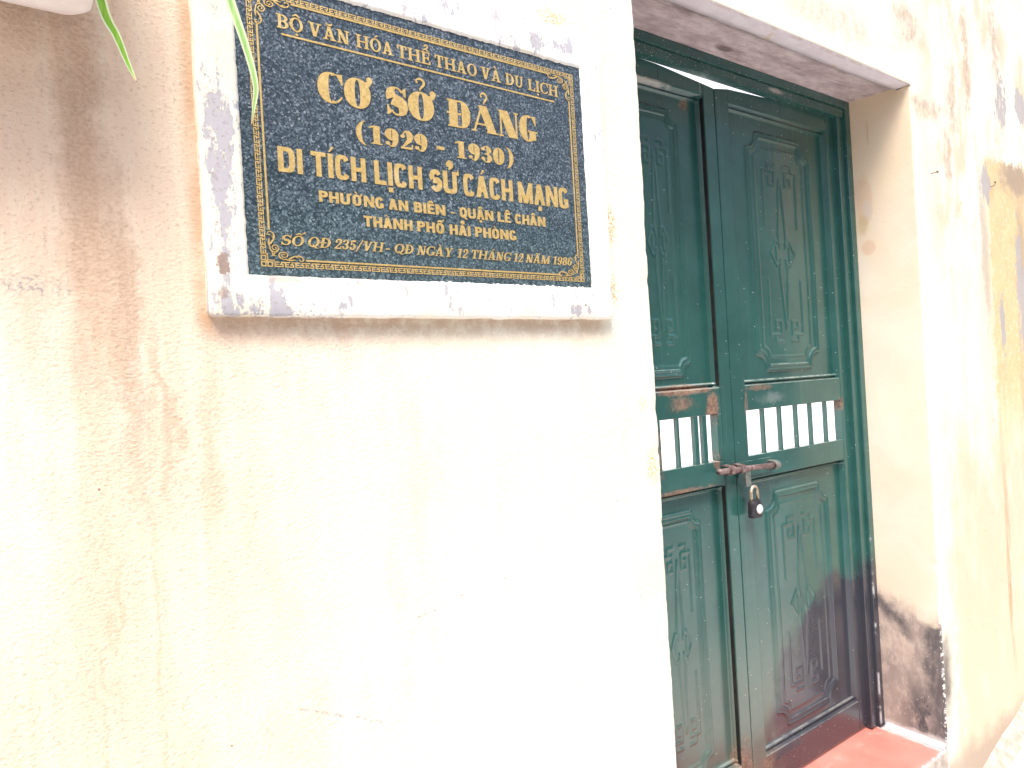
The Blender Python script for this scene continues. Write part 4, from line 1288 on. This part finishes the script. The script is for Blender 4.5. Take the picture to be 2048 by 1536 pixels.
LY, LB = 0.237, 0.267       # leaf front / back
def leaf_top(x):
    if x < 1.697:
        t = (x - 1.40) / (1.697 - 1.40)
        return 2.192 - 0.024 * max(0, t) ** 1.15
    t = (x - 1.697) / (1.845 - 1.697)
    return 2.168 + 0.026 * min(1, t)

def seg_dist(X, Z, a, b):
    ax, az = a; bx, bz = b
    dx, dz = bx - ax, bz - az
    L = dx * dx + dz * dz + 1e-12
    t = np.clip(((X - ax) * dx + (Z - az) * dz) / L, 0, 1)
    return np.hypot(X - ax - t * dx, Z - az - t * dz)

def path_dist(X, Z, pts, closed=False):
    d = np.full(X.shape, 9.0)
    P = list(pts) + ([pts[0]] if closed else [])
    for a, b in zip(P, P[1:]):
        d = np.minimum(d, seg_dist(X, Z, a, b))
    return d

def notched(x0, x1, z0, z1, r):
    """rectangle whose corners are scooped by quarter circles"""
    pts = []
    for cx, cz, a0 in ((x0, z0, 90), (x1, z0, 180), (x1, z1, 270), (x0, z1, 360)):
        for i in range(9):
            a = R(a0 - 90 * i / 8)
            pts.append((cx + r * math.cos(a), cz + r * math.sin(a)))
    return pts

def bumpf(d, w, h):
    t = np.clip(1 - d / w, 0, 1)
    return h * t * t * (3 - 2 * t)

def panel_height(X, Z, mx0, mx1, mz0, mz1):
    H = np.zeros(X.shape)
    cx, cz = (mx0 + mx1) / 2, (mz0 + mz1) / 2
    w, h = (mx1 - mx0), (mz1 - mz0)
    k = w / 0.36
    r = 0.052 * min(1, k * 1.1)
    o = 0.013
    P = notched(mx0 + o, mx1 - o, mz0 + o, mz1 - o, r)
    d = path_dist(X, Z, P, True)
    H += np.maximum(bumpf(np.abs(d - 0.0065), 0.0070, 0.0056), 0) + bumpf(d, 0.012, 0.0028)
    # thin inner line with clipped corners
    q = 0.048 * min(1, k * 1.05)
    P2 = notched(mx0 + q, mx1 - q, mz0 + q, mz1 - q, r * 0.62)
    H += bumpf(path_dist(X, Z, P2, True), 0.0060, 0.0022)
    # fretwork
    paths = []
    for sx in (-1, 1):
        for sz in (-1, 1):
            def T(u, v): return (cx + sx * u * k, cz + sz * (h / 2 - v))
            paths.append([T(0.025, 0.098), T(0.062, 0.098), T(0.062, 0.120), T(0.030, 0.120)])
            paths.append([T(0.030, 0.120), T(0.030, 0.165), T(0.060, 0.165), T(0.060, 0.140), T(0.044, 0.140)])
            paths.append([T(0.062, 0.120), T(0.090, 0.120), T(0.090, 0.30 * h / 0.78)])
    for sz in (-1, 1):
        def T2(u, v): return (cx + u * k, cz + sz * v)
        paths.append([T2(-0.016, 0.02), T2(-0.022, 0.055), T2(-0.006, 0.22 * h / 0.78), T2(0.0, 0.25 * h / 0.78), T2(0.006, 0.22 * h / 0.78), T2(0.022, 0.055), T2(0.016, 0.02)])
    for sx in (-1, 1):
        paths.append([(cx + sx * 0.016 * k, cz + 0.03), (cx + sx * 0.036 * k, cz + 0.042), (cx + sx * 0.068 * k, cz), (cx + sx * 0.036 * k, cz - 0.042), (cx + sx * 0.016 * k, cz - 0.03)])
        paths.append([(cx + sx * 0.036 * k, cz + 0.022), (cx + sx * 0.036 * k, cz - 0.022)])
    for p in paths:
        H = np.maximum(H, bumpf(path_dist(X, Z, p), 0.0068, 0.0027))
    # slight oil-canning of the sheet
    return H

def panel(leaf, name, x0, x1, z0, z1, m, yb=0.2575):
    """recessed sheet with a sloping border, embossed"""
    nx_, nz_ = int((x1 - x0) / 0.0029), int((z1 - z0) / 0.0029)
    xs_, zs_ = np.linspace(x0 - .003, x1 + .003, nx_ + 1), np.linspace(z0 - .003, z1 + .003, nz_ + 1)
    X, Z = np.meshgrid(xs_, zs_)
    H = panel_height(X, Z, *m)
    ex = np.minimum(X - x0, x1 - X)
    ez = np.minimum(Z - z0, z1 - Z)
    e = np.minimum(ex, ez)
    bead = bumpf(np.abs(ez - 0.010), 0.007, 0.010) * np.clip(ex / 0.004, 0, 1)
    slope = np.clip(1 - e / 0.0032, 0, 1) * (yb - 0.240)
    can = np.array([[nz(x * 5, z * 4, x0) * 0.0022 for x in xs_] for z in zs_]) * np.clip(e / 0.05, 0, 1)
    Y = yb - np.maximum(H, np.maximum(bead, slope)) - can
    verts = np.stack([X, Y, Z], -1).reshape(-1, 3)
    idx = np.arange((nx_ + 1) * (nz_ + 1)).reshape(nz_ + 1, nx_ + 1)
    F = np.stack([idx[:-1, :-1], idx[:-1, 1:], idx[1:, 1:], idx[1:, :-1]], -1).reshape(-1, 4)
    o0 = world_origin(leaf)
    verts = verts - np.array(o0)
    me = bpy.data.meshes.new(name)
    me.from_pydata(verts.tolist(), [], F.tolist())
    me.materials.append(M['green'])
    for p in me.polygons: p.use_smooth = True
    o = bpy.data.objects.new(name, me)
    COL.objects.link(o)
    o.parent = leaf
    return o

def leaf(x0, x1, xa, xb, mx0, mx1, bars, low, yb):
    """x0..x1 leaf, xa..xb the panel recess, mx the embossed frame; low = z of the lower panel's foot"""
    bm = bmesh.new()
    def H8(a, b, z0, za, zb):
        hexa(bm, [(a, LY, z0), (b, LY, z0), (b, LB, z0), (a, LB, z0), (a, LY, za), (b, LY, zb), (b, LB, zb), (a, LB, za)])
    zb = 0.014
    H8(x0, xa, zb, leaf_top(x0), leaf_top(xa))
    H8(xb, x1, zb, leaf_top(xb), leaf_top(x1))
    xm = (xa + xb) / 2
    H8(xa, xm, 2.138, leaf_top(xa), leaf_top(xm)); H8(xm, xb, 2.138, leaf_top(xm), leaf_top(xb))
    box(bm, xa, xb, LY + 0.001, LB, 1.184, 1.262)
    box(bm, xa, xb, LY + 0.001, LB, 0.972, 1.044)
    box(bm, xa, xb, LY + 0.001, LB, zb, low)
    if x0 < 1.5: box(bm, 1.626, xb, LY + 0.001, LB, 1.0445, 1.1835)
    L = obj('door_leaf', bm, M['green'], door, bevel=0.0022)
    panel(L, 'upper_panel', xa, xb, 1.262, 2.138, (mx0, mx1, 1.300, 2.082), yb)
    panel(L, 'lower_panel', xa, xb, low, 0.972, (mx0, mx1, 0.148, 0.914), yb)
    for bx, bw in bars:
        b2 = bmesh.new()
        box(b2, bx - bw, bx, LY + 0.002, LY + 0.017, 1.0435, 1.1845)
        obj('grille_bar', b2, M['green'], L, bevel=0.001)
    return L
LR = leaf(1.6985, 2.352, 1.763, 2.302, 1.855, 2.216, [(1.857, .007), (1.947, .007), (2.037, .007), (2.121, .007), (2.212, .007)], 0.112, LY + 0.022)
LL = leaf(1.1900, 1.6955, 1.262, 1.646, 1.335, 1.557, [(1.305, .007), (1.382, .007), (1.459, .007), (1.540, .016), (1.577, .016)], 0.125, LY + 0.030)
# rusty steel lip, colour darkened for the recess shade, inside the left leaf's recesses, on the meeting side
for z0, z1 in ((1.268, 2.130), (0.130, 0.966)):
    bm = bmesh.new()
    box(bm, 1.6445, 1.6475, LY + 0.0035, LY + 0.0285, z0, z1)
    obj('shaded_recess_lip', bm, M['darksteel'], LL)

# ---- slide bolt
bolt = empty('slide_bolt', (1.72, LY, 1.012))
bolt.parent = door
bolt.location = Vector((1.72, LY, 1.012)) - Vector(door.location)
BY = LY - 0.026
bm = bmesh.new()
tube(bm, [(1.583, BY, 1.0185), (1.60, BY, 1.0178), (1.72, BY, 1.013), (1.853, BY, 1.0075)], 0.0088, 16)
obj('bolt_rod', bm, M['rod'], bolt, smooth=True)
for x, zc in ((1.640, 1.0165), (1.690, 1.0145), (1.857, 1.0075)):
    bm = bmesh.new()
    n = 18
    ra, rb, wd = 0.0112, 0.0152, 0.011
    prev = None; first = None
    prof = []
    for i in range(n + 1):
        a = R(-200 + 220 * i / n)
        prof.append((BY - 0.0 + math.cos(a + math.pi / 2) * 1, math.sin(a + math.pi / 2)))
    # U-shaped strap: round over the rod, feet back to the leaf
    P = [(LY - 0.001, zc + 0.0135)] + [(BY - math.sin(R(t)) * 0.0116, zc + math.cos(R(t)) * 0.0116) for t in range(0, 181, 15)] + [(LY - 0.001, zc - 0.0135)]
    rings_ = []
    for i, (y, z) in enumerate(P):
        a, b = P[max(i - 1, 0)], P[min(i + 1, len(P) - 1)]
        d = Vector((b[0] - a[0], b[1] - a[1])).normalized()
        nn = Vector((-d.y, d.x)) * 0.0019
        rings_.append([bm.verts.new(p) for p in ((x - wd, y + nn.x, z + nn.y), (x + wd, y + nn.x, z + nn.y), (x + wd, y - nn.x, z - nn.y), (x - wd, y - nn.x, z - nn.y))])
    for a, b in zip(rings_, rings_[1:]):
        for k in range(4):
            bm.faces.new((a[k], a[(k + 1) % 4], b[(k + 1) % 4], b[k]))
    bm.faces.new(rings_[0][::-1]); bm.faces.new(rings_[-1])
    obj('keeper', bm, M['rod'] if x < 1.8 else M['oldsteel'], bolt, bevel=0.0006)
bm = bmesh.new()
box(bm, 1.702, 1.868, LY - 0.0035, LY - 0.0006, 0.984, 1.030)
obj('back_plate', bm, M['green'], bolt, bevel=0.001)
bm = bmesh.new()
# flat lug welded to the rod, hole at its foot
hexa(bm, [(1.705, BY - 0.004, 0.958), (1.727, BY - 0.004, 0.958), (1.727, BY + 0.001, 0.958), (1.705, BY + 0.001, 0.958),
          (1.701, BY - 0.004, 1.006), (1.727, BY - 0.004, 1.006), (1.727, BY + 0.001, 1.006), (1.701, BY + 0.001, 1.006)])
obj('hasp_lug', bm, M['oldsteel'], bolt, bevel=0.0015)

# ------------------------------------------------------------------ padlock
lock = empty('padlock', (1.737, BY - 0.006, 0.866))
tag(lock, 'small black padlock with a white round cover hanging from the slide bolt', 'padlock')
PY = BY - 0.004
bm = bmesh.new()
# body: rounded block
n = 40
prof = []
for i in range(n):
    a = 2 * math.pi * i / n
    c, s_ = math.cos(a), math.sin(a)
    prof.append((math.copysign(abs(c) ** 0.5, c) * 0.0245, math.copysign(abs(s_) ** 0.5, s_) * 0.012))
lay = [(0.863, 0.90), (0.865, 0.97), (0.869, 1.0), (0.907, 1.0), (0.911, 0.97), (0.9135, 0.88)]
vr = [[bm.verts.new((1.737 + px * k, PY + py * k, z)) for px, py in prof] for z, k in lay]
for a, b in zip(vr, vr[1:]):
    for i in range(n):
        f = bm.faces.new((a[i], a[(i + 1) % n], b[(i + 1) % n], b[i])); f.smooth = True
bm.faces.new(vr[0][::-1]); bm.faces.new(vr[-1])
obj('body', bm, M['lockbody'], lock, smooth='keep')
bm = bmesh.new()
pts = [(1.7215, PY, 0.910), (1.7215, PY, 0.934)] + [(1.737 - 0.0155 * math.cos(R(t)), PY, 0.936 + 0.021 * math.sin(R(t))) for t in range(0, 181, 12)] + [(1.7525, PY, 0.934), (1.7525, PY, 0.910)]
tube(bm, pts, 0.0046, 12)
obj('shackle', bm, M['brass'], lock, smooth=True)
bm = bmesh.new()
cen = Vector((1.741, PY - 0.0125, 0.888))
rr = [(0.0140, 0.0), (0.0144, -0.0018), (0.0122, -0.0036), (0.006, -0.0046), (0.0006, -0.0048)]
vr = [[bm.verts.new((cen.x + r * math.cos(2 * math.pi * i / 20), cen.y + y, cen.z + r * math.sin(2 * math.pi * i / 20))) for i in range(20)] for r, y in rr]
for a, b in zip(vr, vr[1:]):
    for i in range(20):
        bm.faces.new((a[i], a[(i + 1) % 20], b[(i + 1) % 20], b[i]))
bm.faces.new(vr[-1])
obj('keyhole_cover', bm, M['white'], lock, smooth=True)

# ------------------------------------------------------------------ wall nails
for (x, z, rot), lab in zip(((2.5323, 1.948, 15), (3.0254, 1.9612, 70)),
                            ('rusty bent nail in the cream wall near the door opening', 'rusty bent nail in the ochre peeled patch of wall')):
    bm = bmesh.new()
    c, s_ = math.cos(R(rot)), math.sin(R(rot))
    tube(bm, [(x, 0.004, z), (x, -0.012, z), (x + 0.009 * c, -0.014, z + 0.009 * s_), (x + 0.015 * c, -0.013, z + 0.015 * s_)], [0.0016, 0.0016, 0.0016, 0.0014], 8)
    tube(bm, [(x + 0.014 * c, -0.013, z + 0.014 * s_), (x + 0.016 * c, -0.013, z + 0.016 * s_)], 0.0038, 10)
    tag(obj('wall_nail', bm, M['nail'], origin=(x, 0, z)), lab, 'nail', 'nails in the wall')

# ------------------------------------------------------------------ planter and spider plant
pl = empty('wall_planter', (-0.22, -0.075, 1.823))
tag(pl, 'white rounded planter box fixed to the wall at its stained upper left', 'planter')
def rrect(x0, x1, y0, y1, r, n=7):
    pts = []
    for cx, cy, a0 in ((x1 - r, y1 - r, 0), (x0 + r, y1 - r, 90), (x0 + r, y0 + r, 180), (x1 - r, y0 + r, 270)):
        for i in range(n + 1):
            a = R(a0 + 90 * i / n)
            pts.append((cx + r * math.cos(a), cy + r * math.sin(a)))
    return pts
bm = bmesh.new()
lay = [(0.022, 1.8235), (0.009, 1.8262), (0.002, 1.833), (0.0, 1.843), (-0.006, 2.0), (-0.010, 2.015), (-0.010, 2.028), (-0.004, 2.028), (0.0, 2.0), (0.004, 1.99)]
vr = []
for ins, z in lay:
    vr.append([bm.verts.new((x, y, z)) for x, y in rrect(-0.55 + ins, 0.070 - ins, -0.135 + ins, -0.017 - max(ins, 0), 0.030)])
k = len(vr[0])
for a, b in zip(vr, vr[1:]):
    for i in range(k):
        f = bm.faces.new((a[i], a[(i + 1) % k], b[(i + 1) % k], b[i])); f.smooth = True
bm.faces.new(vr[0][::-1])
obj('tub', bm, M['planter'], pl, smooth=True)
bm = bmesh.new()
v = [bm.verts.new((x, y, 1.992 + nz(x * 30, y * 30) * 0.006)) for x, y in rrect(-0.546, 0.066, -0.131, -0.021, 0.03)]
bm.faces.new(v)
obj('soil', bm, M['soil'], pl)
for x in (-0.42, -0.08):
    bm = bmesh.new()
    box(bm, x, x + 0.025, -0.016, 0.002, 1.86, 2.02)
    obj('bracket', bm, M['bracket'], pl, bevel=0.001)

plant = empty('spider_plant', (-0.05, -0.075, 1.99))
tag(plant, 'spider plant in the white planter, two striped leaves trailing by the plaque', 'plant')
def ribbon(pts, wid, fold=0.18):
    """long folded leaf with UVs across and along"""
    P = [Vector(p) for p in pts]
    # Catmull-Rom resample
    Q = []
    for i in range(len(P) - 1):
        p0, p1, p2, p3 = P[max(i - 1, 0)], P[i], P[i + 1], P[min(i + 2, len(P) - 1)]
        for s_ in range(8):
            t = s_ / 8
            Q.append(0.5 * ((2 * p1) + (-p0 + p2) * t + (2 * p0 - 5 * p1 + 4 * p2 - p3) * t * t + (-p0 + 3 * p1 - 3 * p2 + p3) * t ** 3))
    Q.append(P[-1])
    bm = bmesh.new()
    uvl = bm.loops.layers.uv.new('UVMap')
    rows_ = []
    n = len(Q) - 1
    for i, q in enumerate(Q):
        t = i / n
        d = (Q[min(i + 1, n)] - Q[max(i - 1, 0)]).normalized()
        side = d.cross(Vector((0, -1, 0.15)))
        if side.length < 1e-4: side = Vector((1, 0, 0))
        side.normalize()
        up = side.cross(d).normalized()
        w = wid * min(1.0, 0.55 + t * 3) * (1 - max(0, (t - 0.35) / 0.65) ** 1.6) + 0.0004
        rows_.append([bm.verts.new(q + side * w * u + up * abs(u) * w * fold) for u in (-1, -0.5, 0, 0.5, 1)])
    for i in range(n):
        for k_ in range(4):
            f = bm.faces.new((rows_[i][k_], rows_[i][k_ + 1], rows_[i + 1][k_ + 1], rows_[i + 1][k_]))
            f.smooth = True
            for l, (uu, vv_) in zip(f.loops, ((k_ / 4, i / n), ((k_ + 1) / 4, i / n), ((k_ + 1) / 4, (i + 1) / n), (k_ / 4, (i + 1) / n))):
                l[uvl].uv = (uu, vv_)
    return bm
L1 = ribbon([(-0.02, -0.075, 1.99), (0.015, -0.10, 2.06), (0.055, -0.12, 1.95), (0.0745, -0.10, 1.818), (0.0905, -0.095, 1.778), (0.1015, -0.095, 1.745), (0.1090, -0.10, 1.7235)], 0.0068)
obj('leaf', L1, M['leaf'], plant, smooth='keep')
L2 = ribbon([(0.0, -0.075, 1.99), (0.06, -0.10, 2.11), (0.155, -0.11, 2.06), (0.218, -0.085, 1.93), (0.233, -0.08, 1.872), (0.2505, -0.08, 1.812), (0.2610, -0.08, 1.760), (0.2575, -0.08, 1.728), (0.2520, -0.08, 1.6985)], 0.0072)
obj('leaf', L2, M['leaf_lit'], plant, smooth='keep')
for i in range(14):
    a = -2.6 + 5.2 * rng.random()
    bx = -0.4 + 0.42 * rng.random()
    ln = 0.12 + 0.10 * rng.random()
    dx, dy = math.sin(a) * ln, -abs(math.cos(a)) * ln * 0.6
    hgt = 0.08 + 0.10 * rng.random()
    L = ribbon([(bx, -0.075, 1.99), (bx + dx * 0.35, -0.075 + dy * 0.3, 1.99 + hgt), (bx + dx * 0.8, -0.075 + dy * 0.8, 2.0 + hgt * 0.8), (bx + dx * 1.2, -0.075 + dy * 1.1, 2.0 + hgt * 0.25)], 0.0065)
    obj('leaf', L, M['leaf'], plant, smooth='keep')

# ------------------------------------------------------------------ behind the door: the bright court and its house
ch = empty('courtyard_house', (2.5, 4.2, 0))
tag(ch, 'white courtyard house seen through the door slots and the gap above', 'house')
bm = bmesh.new()
box(bm, -6, 14, 4.2, 4.5, -0.05, 6.0)
obj('house_wall', bm, M['court'], ch)

# ------------------------------------------------------------------ the house across the alley (unseen, added for the gloss to reflect, tall to block sky)
oh = empty('unseen_opposite_house', (2.5, -4.6, -0.27))
tag(oh, 'unseen grey rendered house added for reflections across the alley with brown shutters and a dark plinth', 'house')
bm = bmesh.new()
box(bm, -8, 14, -4.9, -4.6, 0.551, 5.2)
obj('facade', bm, M['opp'], oh)
bm = bmesh.new()
box(bm, -8, 14, -4.9, -4.6, -0.3, 0.55)
obj('plinth', bm, M['opp_low'], oh)
for x in (-3.0, 0.4, 4.4, 7.6):
    bm = bmesh.new()
    box(bm, x, x + 1.1, -4.598, -4.55, 1.0, 2.5)
    w_ = obj('window', bm, M['wood'], oh, bevel=0.01)
    bm = bmesh.new()
    box(bm, x - 0.06, x + 1.16, -4.598, -4.50, 0.92, 0.99)
    obj('sill', bm, M['opp'], w_, bevel=0.008)
for x in (2.3, 6.0):
    bm = bmesh.new()
    box(bm, x, x + 1.0, -4.598, -4.57, -0.25, 2.1)
    obj('door', bm, M['wood'], oh, bevel=0.008)
